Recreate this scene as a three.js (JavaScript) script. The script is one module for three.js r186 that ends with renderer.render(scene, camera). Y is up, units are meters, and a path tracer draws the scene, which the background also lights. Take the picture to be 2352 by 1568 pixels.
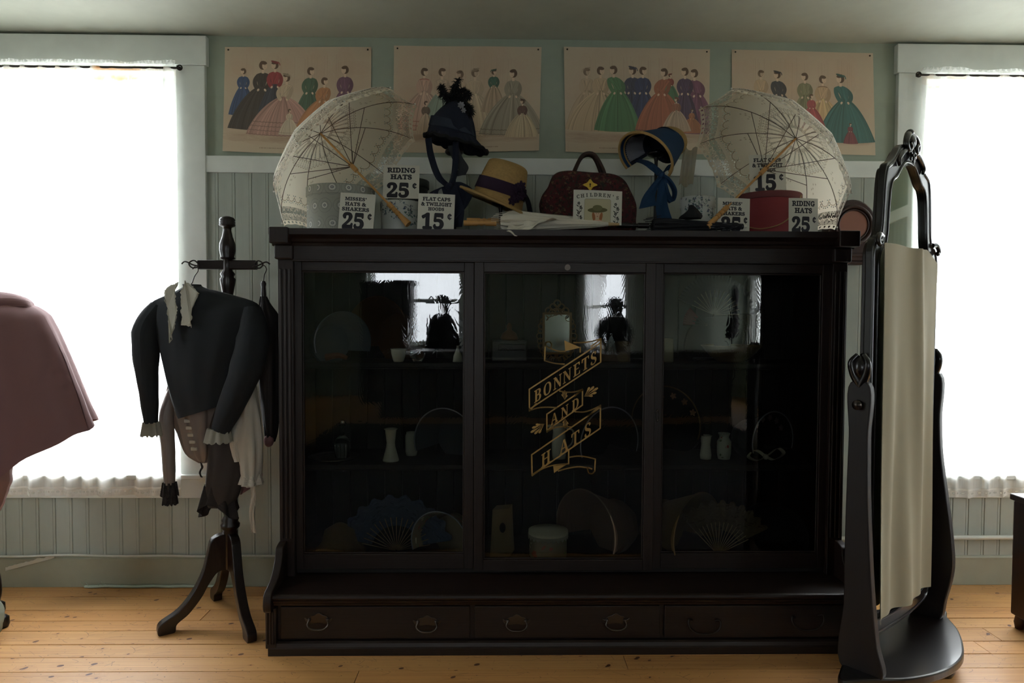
import * as THREE from 'three';
import { RoundedBoxGeometry } from 'three/addons/geometries/RoundedBoxGeometry.js';
import { mergeGeometries, toCreasedNormals } from 'three/addons/utils/BufferGeometryUtils.js';
import { RectAreaLightUniformsLib } from 'three/addons/lights/RectAreaLightUniformsLib.js';
import { ImprovedNoise } from 'three/addons/math/ImprovedNoise.js';
import { FontLoader } from 'three/addons/loaders/FontLoader.js';
import { TextGeometry } from 'three/addons/geometries/TextGeometry.js';

/* ---------- camera, sky, window light, exposure ---------- */
const scene = new THREE.Scene();
const D2R = Math.PI / 180;
const camera = new THREE.PerspectiveCamera(2 * Math.atan(784 / 1568) / D2R, 1.5, 0.05, 200);
camera.position.set(0, 1.445, 3.65);
camera.rotation.order = 'YXZ';
camera.rotation.set(-2 * D2R, -1 * D2R, 0.25 * D2R);
// overcast sky: the standard overcast gradient, three times brighter overhead than at the horizon, the same all round
const HORIZON = 8;
{
  const w = 64, h = 64, d = new Float32Array(w * h * 4);
  for (let y = 0; y < h; y++) for (let x = 0; x < w; x++) { const e = Math.sin(((y + 0.5) / h - 0.5) * Math.PI), l = HORIZON * (1 + 2 * Math.max(0, e)), k = (y * w + x) * 4; d[k] = l * 0.94; d[k + 1] = l; d[k + 2] = l * 1.06; d[k + 3] = 1; }
  const sky = new THREE.DataTexture(d, w, h, THREE.RGBAFormat, THREE.FloatType); sky.magFilter = THREE.LinearFilter; sky.mapping = THREE.EquirectangularReflectionMapping; sky.needsUpdate = true;
  scene.background = sky;
}
const DAY = new THREE.Color().setRGB(0.94, 1.0, 1.06);
const renderer = new THREE.WebGLRenderer();
renderer.toneMapping = THREE.LinearToneMapping;
renderer.toneMappingExposure = 1.08;
renderer.shadowMap.enabled = true;
RectAreaLightUniformsLib.init();
// daylight entering each window: [name, centre x, y, z, width, height, facing turn, radiance]
const WINDOW_LIGHT = [
  ['daylight', -2.22, 1.68, -0.16, 1.06, 2.1, Math.PI, 4],
  ['daylight_001', 3.076, 1.68, -0.16, 1.65, 2.1, Math.PI, 4],
  ['daylight_002', -1.5, 1.75, 10.16, 1.5, 1.6, 0, 2.5],
  ['daylight_003', 2.0, 1.65, 10.16, 0.8, 1.4, 0, 2.5],
  ['daylight_004', 4.76, 1.6, 9.25, 1.2, 1.3, Math.PI / 2, 3],
  ['daylight_005', 4.76, 1.68, 1.55, 0.7, 2.1, Math.PI / 2, 2.5],
  ['daylight_006', -3.66, 1.68, 1.4, 0.45, 2.1, -Math.PI / 2, 1.5],
];
for (const [name, x, y, z, w, h, turn, power] of WINDOW_LIGHT) {
  const l = new THREE.RectAreaLight(DAY, power, w, h);
  l.name = name; l.position.set(x, y, z); l.rotation.y = turn;
  scene.add(l);
}

/* ---------- helpers ---------- */
function rngOf(seed) { let s = seed | 0; return () => { s = (s + 0x6d2b79f5) | 0; let t = Math.imul(s ^ (s >>> 15), 1 | s); t = (t + Math.imul(t ^ (t >>> 7), 61 | t)) ^ t; return ((t ^ (t >>> 14)) >>> 0) / 4294967296; }; }
const R = rngOf(7);
const noise = new ImprovedNoise();
const N3 = (x, y, z) => noise.noise(x + 31.4, y + 17.7, z + 5.3);
const V = (x, y, z) => new THREE.Vector3(x, y, z);
const V2 = (x, y) => new THREE.Vector2(x, y);
const lerp = (a, b, t) => a + (b - a) * t;
const taken = {};
function numbered(n) { const k = taken[n] = (taken[n] ?? -1) + 1; return k ? n + '_' + String(k).padStart(3, '0') : n; }
function tag(o, label, category, group, kind) {
  if (label) o.userData.label = label;
  if (category) o.userData.category = category;
  if (group) o.userData.group = group;
  if (kind) o.userData.kind = kind;
  return o;
}
function thing(name, label, category, [x, y, z] = [0, 0, 0], turn = 0, group) {
  const o = new THREE.Group(); o.name = numbered(name); o.position.set(x, y, z); o.rotation.y = turn; scene.add(o);
  return tag(o, label, category, group);
}
function part(parent, name, geo, mat, label) {
  const g = Array.isArray(geo) ? merge(geo) : geo;
  const m = new THREE.Mesh(g, mat); m.name = name; m.castShadow = m.receiveShadow = true; parent.add(m);
  if (label) m.userData.label = label;
  return m;
}
function solo(name, label, category, geo, mat, group) { const m = part(scene, numbered(name), geo, mat); return tag(m, label, category, group); }
function struct(name, geo, mat, label) { const m = part(scene, name, geo, mat); return tag(m, label, null, null, 'structure'); }
function copyOf(o, label, pos, turn) {
  const c = o.clone(); c.name = numbered(o.name.replace(/_\d{3}$/, '')); c.userData = { ...o.userData, label }; scene.add(c);
  if (pos) c.position.set(...pos); if (turn !== undefined) c.rotation.y = turn; return c;
}
function clean(g) {
  let q = g.index ? g.toNonIndexed() : g;
  for (const k of Object.keys(q.attributes)) if (!['position', 'normal', 'uv'].includes(k)) q.deleteAttribute(k);
  if (!q.attributes.normal) q.computeVertexNormals();
  if (!q.attributes.uv) q.setAttribute('uv', new THREE.BufferAttribute(new Float32Array(q.attributes.position.count * 2), 2));
  q.morphAttributes = {}; q.clearGroups?.();
  return q;
}
function merge(list) { return list.length === 1 ? list[0] : mergeGeometries(list.map(clean)); }
// uv in metres from position; grain (the u axis) runs along the named axis
function guv(g, grain = 'x', off = [0, 0]) {
  if (g.index) g = g.toNonIndexed();
  const p = g.attributes.position, n = g.attributes.normal, uv = new Float32Array(p.count * 2);
  for (let i = 0; i < p.count; i++) {
    const c = { x: p.getX(i), y: p.getY(i), z: p.getZ(i) }, a = { x: Math.abs(n.getX(i)), y: Math.abs(n.getY(i)), z: Math.abs(n.getZ(i)) };
    const axis = a.x > a.y && a.x > a.z ? 'x' : a.y > a.z ? 'y' : 'z';
    const rest = ['x', 'y', 'z'].filter((k) => k !== axis);
    const u = rest.includes(grain) ? grain : rest[0], v = rest.find((k) => k !== u);
    uv[2 * i] = c[u] + off[0]; uv[2 * i + 1] = c[v] + off[1];
  }
  g.setAttribute('uv', new THREE.BufferAttribute(uv, 2));
  return g;
}
const plain = (w, h, d, x = 0, y = 0, z = 0, grain = 'x') => guv(new THREE.BoxGeometry(w, h, d).translate(x, y, z), grain);
function box(w, h, d, x = 0, y = 0, z = 0, r = 0.004, grain) {
  const rr = Math.min(r, w / 2.2, h / 2.2, d / 2.2);
  return guv(new RoundedBoxGeometry(w, h, d, 1, rr).translate(x, y, z), grain ?? (w >= h && w >= d ? 'x' : h >= d ? 'y' : 'z'));
}
const span = (x0, x1, y0, y1, z0, z1, r, grain) => box(x1 - x0, y1 - y0, z1 - z0, (x0 + x1) / 2, (y0 + y1) / 2, (z0 + z1) / 2, r, grain);
const lathe = (pts, seg = 24) => new THREE.LatheGeometry(pts.map(([r, y]) => V2(Math.max(r, 1e-4), y)), seg);
function tube(pts, r, seg = 24, rad = 8, closed = false) {
  const c = new THREE.CatmullRomCurve3(pts.map((p) => p.isVector3 ? p : V(...p)), closed);
  const g = new THREE.TubeGeometry(c, seg, typeof r === 'function' ? 1 : r, rad, closed);
  if (typeof r === 'function') {
    const p = g.attributes.position, q = V(0, 0, 0);
    for (let i = 0; i <= seg; i++) { c.getPointAt(Math.min(1, i / seg), q); const s = r(i / seg); for (let j = 0; j <= rad; j++) { const k = i * (rad + 1) + j; p.setXYZ(k, q.x + (p.getX(k) - q.x) * s, q.y + (p.getY(k) - q.y) * s, q.z + (p.getZ(k) - q.z) * s); } }
    g.computeVertexNormals();
  }
  return g;
}
function rod(a, b, r, seg = 8, r2 = r) {
  const A = V(...a), B = V(...b), d = B.clone().sub(A), g = new THREE.CylinderGeometry(r2, r, d.length(), seg, 1);
  g.applyQuaternion(new THREE.Quaternion().setFromUnitVectors(V(0, 1, 0), d.clone().normalize()));
  return g.translate(...A.add(B).multiplyScalar(0.5).toArray());
}
// a moulding: profile of [depth, height] points swept from x0 to x1
function moulding(profile, x0, x1) {
  const s = new THREE.Shape(profile.map(([z, y]) => V2(-z, y)));
  const g = new THREE.ExtrudeGeometry(s, { depth: x1 - x0, bevelEnabled: false });
  g.rotateY(Math.PI / 2); g.translate(x0, 0, 0);
  return guv(g, 'x');
}
// outline in x, y; extruded towards +z with a small bevel
function slab(pts, depth, bevel = 0.003, curveSeg = 6, holes = []) {
  const s = pts.isShape ? pts : new THREE.Shape(pts.map((p) => V2(...p)));
  for (const h of holes) s.holes.push(new THREE.Path(h.map((p) => V2(...p))));
  return guv(new THREE.ExtrudeGeometry(s, { depth: depth - 2 * bevel, bevelEnabled: bevel > 0, bevelSize: bevel, bevelThickness: bevel, bevelSegments: 2, curveSegments: curveSeg }).translate(0, 0, bevel), 'y');
}
// smooth closed outline through points
function smoothShape(pts, n = 60) {
  const c = new THREE.CatmullRomCurve3(pts.map((p) => V(p[0], p[1], 0)), true, 'centripetal');
  return c.getPoints(n).slice(0, -1).map((p) => [p.x, p.y]);
}
// grid surface from f(u, v) -> [x, y, z]
function sheet(f, nu, nv, uvScale = [1, 1]) {
  const pos = [], uv = [], idx = [];
  for (let j = 0; j <= nv; j++) for (let i = 0; i <= nu; i++) { const p = f(i / nu, j / nv); pos.push(p[0], p[1], p[2]); uv.push(i / nu * uvScale[0], j / nv * uvScale[1]); }
  for (let j = 0; j < nv; j++) for (let i = 0; i < nu; i++) { const a = j * (nu + 1) + i, b = a + 1, c = a + nu + 1, d = c + 1; idx.push(a, b, d, a, d, c); }
  const g = new THREE.BufferGeometry();
  g.setAttribute('position', new THREE.Float32BufferAttribute(pos, 3)); g.setAttribute('uv', new THREE.Float32BufferAttribute(uv, 2)); g.setIndex(idx); g.computeVertexNormals();
  return g;
}
// cloth with two faces and a real thickness
function cloth(f, nu, nv, thick = 0.003, uvScale = [1, 1]) {
  const a = sheet(f, nu, nv, uvScale), n = a.attributes.normal, b = a.clone(), p = b.attributes.position;
  for (let i = 0; i < p.count; i++) p.setXYZ(i, p.getX(i) - n.getX(i) * thick, p.getY(i) - n.getY(i) * thick, p.getZ(i) - n.getZ(i) * thick);
  const ix = Array.from(b.index.array); for (let i = 0; i < ix.length; i += 3) [ix[i], ix[i + 1]] = [ix[i + 1], ix[i]];
  b.setIndex(ix); b.computeVertexNormals();
  return merge([a, b]);
}
// closed rings: [[cx, cy, cz, rx, rz, (tilt of the ring about z)], ...] from the bottom up; fold(angle, t) adds to the radius
function loft(rings, seg = 28, fold = null, caps = true, sub = 4) {
  const curve = (k) => (t) => { const n = rings.length - 1, s = Math.min(n - 1e-6, t * n), i = Math.floor(s), f = s - i; const g = (q) => rings[Math.max(0, Math.min(n, q))][k] ?? 0; const a = g(i - 1), b = g(i), c = g(i + 1), d = g(i + 2); return b + 0.5 * f * (c - a + f * (2 * a - 5 * b + 4 * c - d + f * (3 * (b - c) + d - a))); };
  const K = [0, 1, 2, 3, 4, 5].map(curve), rows = (rings.length - 1) * sub;
  const g = sheet((u, v) => {
    const a = u * Math.PI * 2, e = fold ? fold(a, v) : 0, rx = Math.max(1e-4, K[3](v)) * (1 + e), rz = Math.max(1e-4, K[4](v)) * (1 + e), x = Math.cos(a) * rx, z = -Math.sin(a) * rz, t = K[5](v);
    return [K[0](v) + x * Math.cos(t), K[1](v) + x * Math.sin(t), K[2](v) + z];
  }, seg, rows, [1, 1]);
  if (caps) {
    const p = g.attributes.position, make = (row, flip) => {
      const pos = [], idx = []; let c = [0, 0, 0];
      for (let i = 0; i < seg; i++) { const k = row * (seg + 1) + i; pos.push(p.getX(k), p.getY(k), p.getZ(k)); c[0] += p.getX(k) / seg; c[1] += p.getY(k) / seg; c[2] += p.getZ(k) / seg; }
      pos.push(...c); for (let i = 0; i < seg; i++) { const j = (i + 1) % seg; flip ? idx.push(i, seg, j) : idx.push(i, j, seg); }
      const q = new THREE.BufferGeometry(); q.setAttribute('position', new THREE.Float32BufferAttribute(pos, 3)); q.setIndex(idx); q.computeVertexNormals(); return q;
    };
    return merge([g, make(0, true), make(rows, false)]);
  }
  return g;
}
const moved = (g, x, y, z, ry = 0, rx = 0, rz = 0, s = 1) => g.clone().applyMatrix4(new THREE.Matrix4().compose(V(x, y, z), new THREE.Quaternion().setFromEuler(new THREE.Euler(rx, ry, rz, 'YXZ')), V(s, s, s)));

/* ---------- textures ---------- */
function paint(w, h, draw, { srgb = true, repeat = null, wrap = true } = {}) {
  const c = document.createElement('canvas'); c.width = w; c.height = h;
  draw(c.getContext('2d'), w, h);
  const t = new THREE.CanvasTexture(c); if (srgb) t.colorSpace = THREE.SRGBColorSpace;
  t.wrapS = t.wrapT = wrap ? THREE.RepeatWrapping : THREE.ClampToEdgeWrapping;
  if (repeat) t.repeat.set(...repeat);
  return t;
}
const css = (r, g, b, a = 1) => `rgba(${r | 0},${g | 0},${b | 0},${a})`;
// value texture from a function, bytes
function field(w, h, f, repeat, srgb = false) {
  const d = new Uint8Array(w * h * 4);
  for (let y = 0; y < h; y++) for (let x = 0; x < w; x++) { const c = f(x / w, y / h), k = (y * w + x) * 4; const a = Array.isArray(c) ? c : [c, c, c]; d[k] = a[0]; d[k + 1] = a[1]; d[k + 2] = a[2]; d[k + 3] = 255; }
  const t = new THREE.DataTexture(d, w, h); t.magFilter = THREE.LinearFilter; t.minFilter = THREE.LinearFilter; t.wrapS = t.wrapT = THREE.RepeatWrapping; if (srgb) t.colorSpace = THREE.SRGBColorSpace;
  if (repeat) t.repeat.set(...repeat); t.needsUpdate = true; return t;
}
function rgbOf(hex) { return [(hex >> 16) & 255, (hex >> 8) & 255, hex & 255]; }
function woodTex(seed, base, dark, w = 1024, h = 512, metres = [1.2, 0.6], knots = 0, contrast = 1) {
  const r = rngOf(seed);
  return paint(w, h, (c) => {
    c.fillStyle = css(...base); c.fillRect(0, 0, w, h);
    for (let i = 0; i < 900; i++) {
      const y = r() * h, x = r() * w, l = w * (0.1 + 0.5 * r()), a = (0.05 + 0.16 * r()) * contrast;
      const m = r() < 0.65 ? dark : base.map((k) => Math.min(255, k * 1.22));
      c.strokeStyle = css(...m, a); c.lineWidth = 0.5 + r() * 2.4; c.beginPath(); c.moveTo(x - l / 2, y);
      c.bezierCurveTo(x - l / 5, y + (r() - 0.5) * 9, x + l / 5, y + (r() - 0.5) * 9, x + l / 2, y + (r() - 0.5) * 3); c.stroke();
    }
    for (let i = 0; i < knots; i++) {
      const x = r() * w, y = r() * h, s = 3 + r() * 9;
      for (let k = 7; k > 0; k--) { c.strokeStyle = css(...dark, 0.14); c.lineWidth = 1.4; c.beginPath(); c.ellipse(x, y, s * 0.55 * k, s * 0.22 * k, 0, 0, 7); c.stroke(); }
      c.fillStyle = css(dark[0] * 0.6, dark[1] * 0.5, dark[2] * 0.5, 0.85); c.beginPath(); c.ellipse(x, y, s, s * 0.62, r(), 0, 7); c.fill();
    }
    for (let i = 0; i < knots * 9; i++) { c.strokeStyle = css(40, 25, 15, 0.18 + 0.3 * r()); c.lineWidth = 0.6 + r(); const x = r() * w, y = r() * h; c.beginPath(); c.moveTo(x, y); c.quadraticCurveTo(x + (r() - 0.5) * 60, y + (r() - 0.5) * 40, x + (r() - 0.5) * 120, y + (r() - 0.5) * 60); c.stroke(); c.fillStyle = css(35, 22, 12, 0.5); c.beginPath(); c.arc(r() * w, r() * h, 0.7 + r() * 1.6, 0, 7); c.fill(); }
  }, { repeat: [1 / metres[0], 1 / metres[1]] });
}
const M = {};
const std = (o) => new THREE.MeshStandardMaterial(o);
const phy = (o) => new THREE.MeshPhysicalMaterial(o);
const grainBump = field(256, 256, (u, v) => 128 + 90 * N3(u * 6, v * 90, 1) + 30 * N3(u * 30, v * 160, 3), [1 / 0.5, 1 / 0.25]);
const weave = field(128, 128, (u, v) => 128 + 70 * Math.sin(u * Math.PI * 2 * 32) * Math.sin(v * Math.PI * 2 * 32) + 40 * N3(u * 8, v * 8, 2), [6, 6]);
const crumple = field(256, 256, (u, v) => { const t = (a, b) => N3(Math.cos(u * 6.283) * a, Math.sin(u * 6.283) * a + b, Math.cos(v * 6.283) * a + 3 * Math.sin(v * 6.283)); return 128 + 80 * t(1.3, 0) + 40 * t(3, 9); });
const paintWear = field(512, 512, (u, v) => { const s = N3(u * 9, v * 9, 4) + 0.6 * N3(u * 30, v * 30, 8); const b = 243 + 6 * s; return [b, b, b - 1]; }, [1 / 1.3, 1 / 1.3], true);
M.wall = std({ color: 0xa2ab9a, map: paintWear, roughness: 0.72, bumpMap: grainBump, bumpScale: 0.0004 });
M.board = std({ color: 0xabb2a8, map: paintWear, roughness: 0.5, bumpMap: grainBump, bumpScale: 0.0003 });
M.board2 = std({ color: 0xa7aea3, map: paintWear, roughness: 0.5 });
M.base = std({ color: 0x9c9c88, map: paintWear, roughness: 0.5 });
M.trim = std({ color: 0xdfe3dd, map: paintWear, roughness: 0.5 });
M.ceiling = std({ color: 0xbcbfb0, map: paintWear, roughness: 0.6 });
const pine = woodTex(3, [206, 154, 94], [128, 72, 32], 2048, 1024, [2.4, 1.2], 75);
M.pine = [[1, 1, 1], [0.93, 0.9, 0.86], [1.0, 0.95, 0.9], [0.88, 0.86, 0.84]].map((c) => std({ map: pine, color: new THREE.Color().setRGB(...c), roughness: 0.42, bumpMap: grainBump, bumpScale: 0.0004 }));
const darkWood = woodTex(5, [74, 58, 50], [26, 18, 16], 1024, 512, [0.9, 0.45], 0, 1.4);
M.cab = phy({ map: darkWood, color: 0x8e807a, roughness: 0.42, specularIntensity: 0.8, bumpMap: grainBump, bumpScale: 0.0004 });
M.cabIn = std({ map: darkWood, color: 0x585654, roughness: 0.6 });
M.darkMahog = std({ map: darkWood, color: 0x54302c, roughness: 0.5 });
M.mahog = std({ map: darkWood, color: 0x6c4844, roughness: 0.3, bumpMap: grainBump, bumpScale: 0.0003 });
M.ebony = std({ map: darkWood, color: 0x4c4446, roughness: 0.3 });
M.brass = std({ color: 0x57504a, metalness: 1, roughness: 0.28 });
M.iron = std({ color: 0x3a3430, metalness: 0.9, roughness: 0.45 });
const waves = field(512, 512, (u, v) => 128 + 70 * N3(u * 2.2, v * 1.6, 2) + 34 * N3(u * 6, v * 3.4, 6) + 9 * N3(u * 16, v * 9, 1));
M.oldGlass = phy({ color: 0xc6cac6, transmission: 1, thickness: 0, roughness: 0.015, ior: 1.7, bumpMap: waves, bumpScale: 0.006 });
M.pane = phy({ color: 0xffffff, transmission: 1, thickness: 0, roughness: 0, ior: 1.5 });

/* ---------- the room ---------- */
const X0 = -3.5, X1 = 4.6, Z1 = 10, H = 2.91;
const W1 = [-2.75, -1.69, 0.61, 2.747], W2 = [2.252, 3.9, 0.61, 2.747];
// floor: a sub-floor slab, every board that can be told apart on top
const floor = struct('floor', [plain(X1 - X0 + 0.4, 0.1, Z1 + 0.4, (X0 + X1) / 2, -0.072, Z1 / 2), plain(X1 - X0, 0.022, Z1 - 2.4, (X0 + X1) / 2, -0.011, 2.4 + (Z1 - 2.4) / 2)], M.pine[1], 'worn orange pine board floor');
{
  let z = 0, r = rngOf(21);
  const widths = [0.142, 0.163, 0.122, 0.104, 0.132, 0.115, 0.118, 0.13, 0.12, 0.14, 0.125, 0.118, 0.13, 0.14, 0.12, 0.13, 0.121, 0.13, 0.13, 0.1];
  for (const w of widths) {
    if (z + w > 2.4) break;
    let x = X0;
    while (x < X1 - 0.01) {
      let l = 1.6 + r() * 2.6; if (X1 - x - l < 0.8) l = X1 - x;
      const g = guv(new RoundedBoxGeometry(l - 0.002, 0.022, w - 0.0035, 1, 0.002).translate(x + l / 2, -0.011 + (r() - 0.5) * 0.0012, z + w / 2), 'x', [r() * 7, r() * 7]);
      part(floor, 'floorboard', g, M.pine[Math.floor(r() * 4)]);
      x += l;
    }
    z += w;
  }
  part(floor, 'floorboard', plain(X1 - X0, 0.022, 2.4 - z, (X0 + X1) / 2, -0.011, (z + 2.4) / 2), M.pine[2]);
}
struct('ground_outside', plain(60, 0.2, 60, 1, -0.9, Z1 / 2), std({ color: 0x6a6a62, roughness: 0.95 }), 'grey ground outside the windows');
struct('ceiling', plain(X1 - X0 + 0.4, 0.2, Z1 + 0.4, (X0 + X1) / 2, H + 0.1, Z1 / 2), M.ceiling, 'plain pale grey-green ceiling');
const T = 0.2;
function wallWith(openings, x0, x1, z0, z1) {                     // a wall along x with window openings [x0, x1, y0, y1]
  const out = []; let x = x0;
  for (const [a, b, c, d] of openings) { out.push(plain(a - x, H, z1 - z0, (x + a) / 2, H / 2, (z0 + z1) / 2)); out.push(plain(b - a, c, z1 - z0, (a + b) / 2, c / 2, (z0 + z1) / 2), plain(b - a, H - d, z1 - z0, (a + b) / 2, (d + H) / 2, (z0 + z1) / 2)); x = b; }
  out.push(plain(x1 - x, H, z1 - z0, (x + x1) / 2, H / 2, (z0 + z1) / 2));
  return out;
}
const backWall = struct('wall_back', wallWith([W1, W2], X0 - T, X1 + T, -T, 0), M.wall, 'sage green wall with beadboard below the white rail');
const BW = [[-2.3, -0.7, 0.95, 2.55], [1.6, 2.4, 0.95, 2.35]];
const LW = [[1.17, 1.63, 0.61, 2.747]];                                       // opening in the left wall, along z
const RW = [[1.2, 1.9, 0.61, 2.747], [8.65, 9.85, 0.9, 2.25]];                // openings in the right wall, along z
struct('wall_front', wallWith(BW, X0 - T, X1 + T, Z1, Z1 + T), M.wall, 'far wall with windows behind the viewer');
const turned = (openings, dx) => wallWith(openings.map(([a, b, c, d]) => [Z1 - b, Z1 - a, c, d]).reverse(), 0, Z1, 0, T).map((g) => g.applyMatrix4(new THREE.Matrix4().set(0, 0, 1, dx, 0, 1, 0, 0, -1, 0, 0, Z1, 0, 0, 0, 1)));
struct('wall_left', turned(LW, X0 - T), M.wall, 'left wall of the shop');
struct('wall_right', turned(RW, X1), M.wall, 'right wall of the shop');
// beadboard: one mesh for each board, two shared profiles of each length
{
  const pitch = 0.0877, shapes = {}, r = rngOf(5);
  const profile = (y0, y1) => shapes[y0 + ',' + y1] ??= (() => {
    const w = pitch - 0.001, s = new THREE.Shape([[-w / 2, 0], [w / 2, 0], [w / 2, 0.0105], [w / 2 - 0.003, 0.013], [w / 2 - 0.012, 0.013], [w / 2 - 0.014, 0.0115], [w / 2 - 0.016, 0.013], [-w / 2 + 0.003, 0.013], [-w / 2, 0.0105]].map((p) => V2(...p)));
    return guv(new THREE.ExtrudeGeometry(s, { depth: y1 - y0, bevelEnabled: false }).rotateX(Math.PI / 2).translate(0, y1, 0), 'y');
  })();
  for (let x = X0 + pitch / 2; x < X1; x += pitch) {
    const under = (x > W1[0] - 0.15 && x < W1[1] + 0.15) || (x > W2[0] - 0.15 && x < W2[1] + 0.15);
    const b = part(backWall, 'beadboard_plank', profile(0.15, under ? 0.49 : 2.21), r() < 0.5 ? M.board : M.board2);
    b.position.x = x;
  }
}
// rails, baseboard and cap
struct('trim_1', [span(W1[1] + 0.148, W2[0] - 0.154, 2.198, 2.285, 0, 0.024, 0.003)], M.trim, 'white horizontal rail between the windows');
struct('trim_2', [span(W2[1] + 0.15, X1, 2.198, 2.285, 0, 0.024, 0.003)], M.trim, 'white rail to the right of the right window');
struct('trim_3', [span(X0, W1[0] - 0.15, 2.198, 2.285, 0, 0.024, 0.003)], M.trim, 'white rail to the left of the left window');
struct('baseboard_back', [span(X0, X1, 0, 0.146, 0, 0.022, 0.003), moulding([[0, 0.146], [0.026, 0.146], [0.026, 0.152], [0.018, 0.16], [0, 0.166]], X0, X1)], M.base, 'grey painted baseboard under the beadboard');
function makeWindow(n, [x0, x1, y0, y1], label, at = [0, 0, 0], turn = 0) {     // opening in the wall's own axes, the room towards +z
  const o = new THREE.Group(); o.name = 'window_' + n; o.position.set(...at); o.rotation.y = turn; scene.add(o); tag(o, label, null, null, 'structure');
  const cw = 0.15, F = span, top = Math.min(y1 + 0.15, H - 0.013), mid = (y0 + y1) / 2;
  part(o, 'casing', F(x0 - cw, x0, y0 - 0.13, y1, 0, 0.03, 0.004), M.trim); part(o, 'casing', F(x1, x1 + cw, y0 - 0.13, y1, 0, 0.03, 0.004), M.trim);
  part(o, 'head_casing', F(x0 - cw - 0.012, x1 + cw + 0.012, y1, top, 0, 0.038, 0.004), M.trim);
  part(o, 'sill', F(x0 - cw - 0.01, x1 + cw + 0.01, y0 - 0.026, y0, -0.12, 0.055, 0.006), M.trim);
  part(o, 'apron', F(x0 - cw, x1 + cw, y0 - 0.13, y0 - 0.026, 0.001, 0.026, 0.003), M.trim);
  part(o, 'jamb', F(x0 - 0.001, x0 + 0.02, y0, y1, -0.19, 0, 0.002), M.trim); part(o, 'jamb', F(x1 - 0.02, x1 + 0.001, y0, y1, -0.19, 0, 0.002), M.trim);
  part(o, 'head_jamb', F(x0, x1, y1 - 0.02, y1 + 0.001, -0.19, 0, 0.002), M.trim);
  for (const [a, b, e] of [[y0, mid + 0.02, -0.09], [mid - 0.02, y1 - 0.02, -0.125]]) {
    const s = part(o, 'sash', [F(x0 + 0.02, x0 + 0.066, a, b, e - 0.03, e, 0.003), F(x1 - 0.066, x1 - 0.02, a, b, e - 0.03, e, 0.003), F(x0 + 0.066, x1 - 0.066, a, a + 0.055, e - 0.03, e, 0.003), F(x0 + 0.066, x1 - 0.066, b - 0.05, b, e - 0.03, e, 0.003)], M.trim);
    part(s, 'pane', F(x0 + 0.066, x1 - 0.066, a + 0.055, b - 0.05, e - 0.017, e - 0.014, 0.0005), M.pane);
  }
  return o;
}
makeWindow(1, W1, 'white cased window behind the left lace curtain');
makeWindow(2, W2, 'white cased window behind the right lace curtain');
BW.forEach(([a, b, c, d], i) => makeWindow(3 + i, [-b, -a, c, d], ['wide window in the far wall, mirrored in the left pane', 'window in the far wall, mirrored in the middle pane'][i], [0, 0, Z1], Math.PI));
makeWindow(7, [-1.63, -1.17, 0.61, 2.747], 'window in the left wall lighting the coat rack', [X0, 0, 0], Math.PI / 2);
RW.forEach((w, i) => makeWindow(5 + i, w, ['window in the right wall lighting the standing mirror', 'window far down the right wall, mirrored in the right pane'][i], [X1, 0, 0], -Math.PI / 2));
/* ---------- curtains ---------- */
const laceAlpha = paint(1024, 2048, (c, w, h) => {
  const r = rngOf(11), g = (k, a = 1) => css(k, k, k, a);
  c.fillStyle = g(150); c.fillRect(0, 0, w, h);
  for (let x = 0; x < w; x += 4) { c.fillStyle = g(120 + 70 * r(), 0.35); c.fillRect(x, 0, 2, h); }
  const sprig = (x, y, s) => {
    c.strokeStyle = g(215, 0.9); c.lineWidth = 3 * s; c.beginPath(); c.moveTo(x, y + 60 * s); c.bezierCurveTo(x + 20 * s, y + 30 * s, x - 20 * s, y, x + 6 * s, y - 50 * s); c.stroke();
    for (let k = 0; k < 7; k++) { const a = k * 0.9, px = x + Math.cos(a) * 18 * s, py = y - 40 * s + k * 16 * s; c.fillStyle = g(225, 0.9); c.beginPath(); c.ellipse(px, py, 9 * s, 5 * s, a, 0, 7); c.fill(); }
    for (let k = 0; k < 5; k++) { const a = k * 1.257; c.fillStyle = g(235, 0.9); c.beginPath(); c.ellipse(x + Math.cos(a) * 10 * s, y - 56 * s + Math.sin(a) * 10 * s, 8 * s, 5 * s, a, 0, 7); c.fill(); }
  };
  for (let i = 0; i < 5; i++) for (let j = 0; j < 11; j++) sprig(70 + i * 215 + (j % 2) * 60, 90 + j * 172 + r() * 30, 0.75);
  for (let i = 0; i < 14; i++) { const x = 36 + i * 73; sprig(x, h - 150, 0.9); c.fillStyle = g(230); c.fillRect(x - 36, h - 44, 73, 10); for (let k = 0; k < 4; k++) { c.fillStyle = g(60); c.beginPath(); c.arc(x - 27 + k * 18, h - 20, 5, 0, 7); c.fill(); } }
}, { srgb: false });
const curtainTint = paint(512, 1024, (c, w, h) => {
  const r = rngOf(4);
  c.fillStyle = '#f7f7f2'; c.fillRect(0, 0, w, h);
  // rust and tea-coloured stains of the header, where the photograph shows them
  for (let i = 0; i < 140; i++) { const near = r() < 0.55, x = near ? 0.62 * w + r() * 0.2 * w : r() * w; c.fillStyle = css(214, 150, 92, near ? 0.28 : 0.14); c.beginPath(); c.ellipse(x, r() * 26, 3 + r() * 12, 3 + r() * 12, 0, 0, 7); c.fill(); }
  for (let i = 0; i < 40; i++) { c.fillStyle = css(200, 180, 140, 0.12); c.beginPath(); c.ellipse(r() * w, h - r() * 120, 4 + r() * 16, 3 + r() * 10, 0, 0, 7); c.fill(); }
});
M.lace = phy({ color: 0xffffff, map: curtainTint, alphaMap: laceAlpha, transparent: true, transmission: 0.5, thickness: 0, roughness: 1, side: THREE.DoubleSide });
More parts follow.
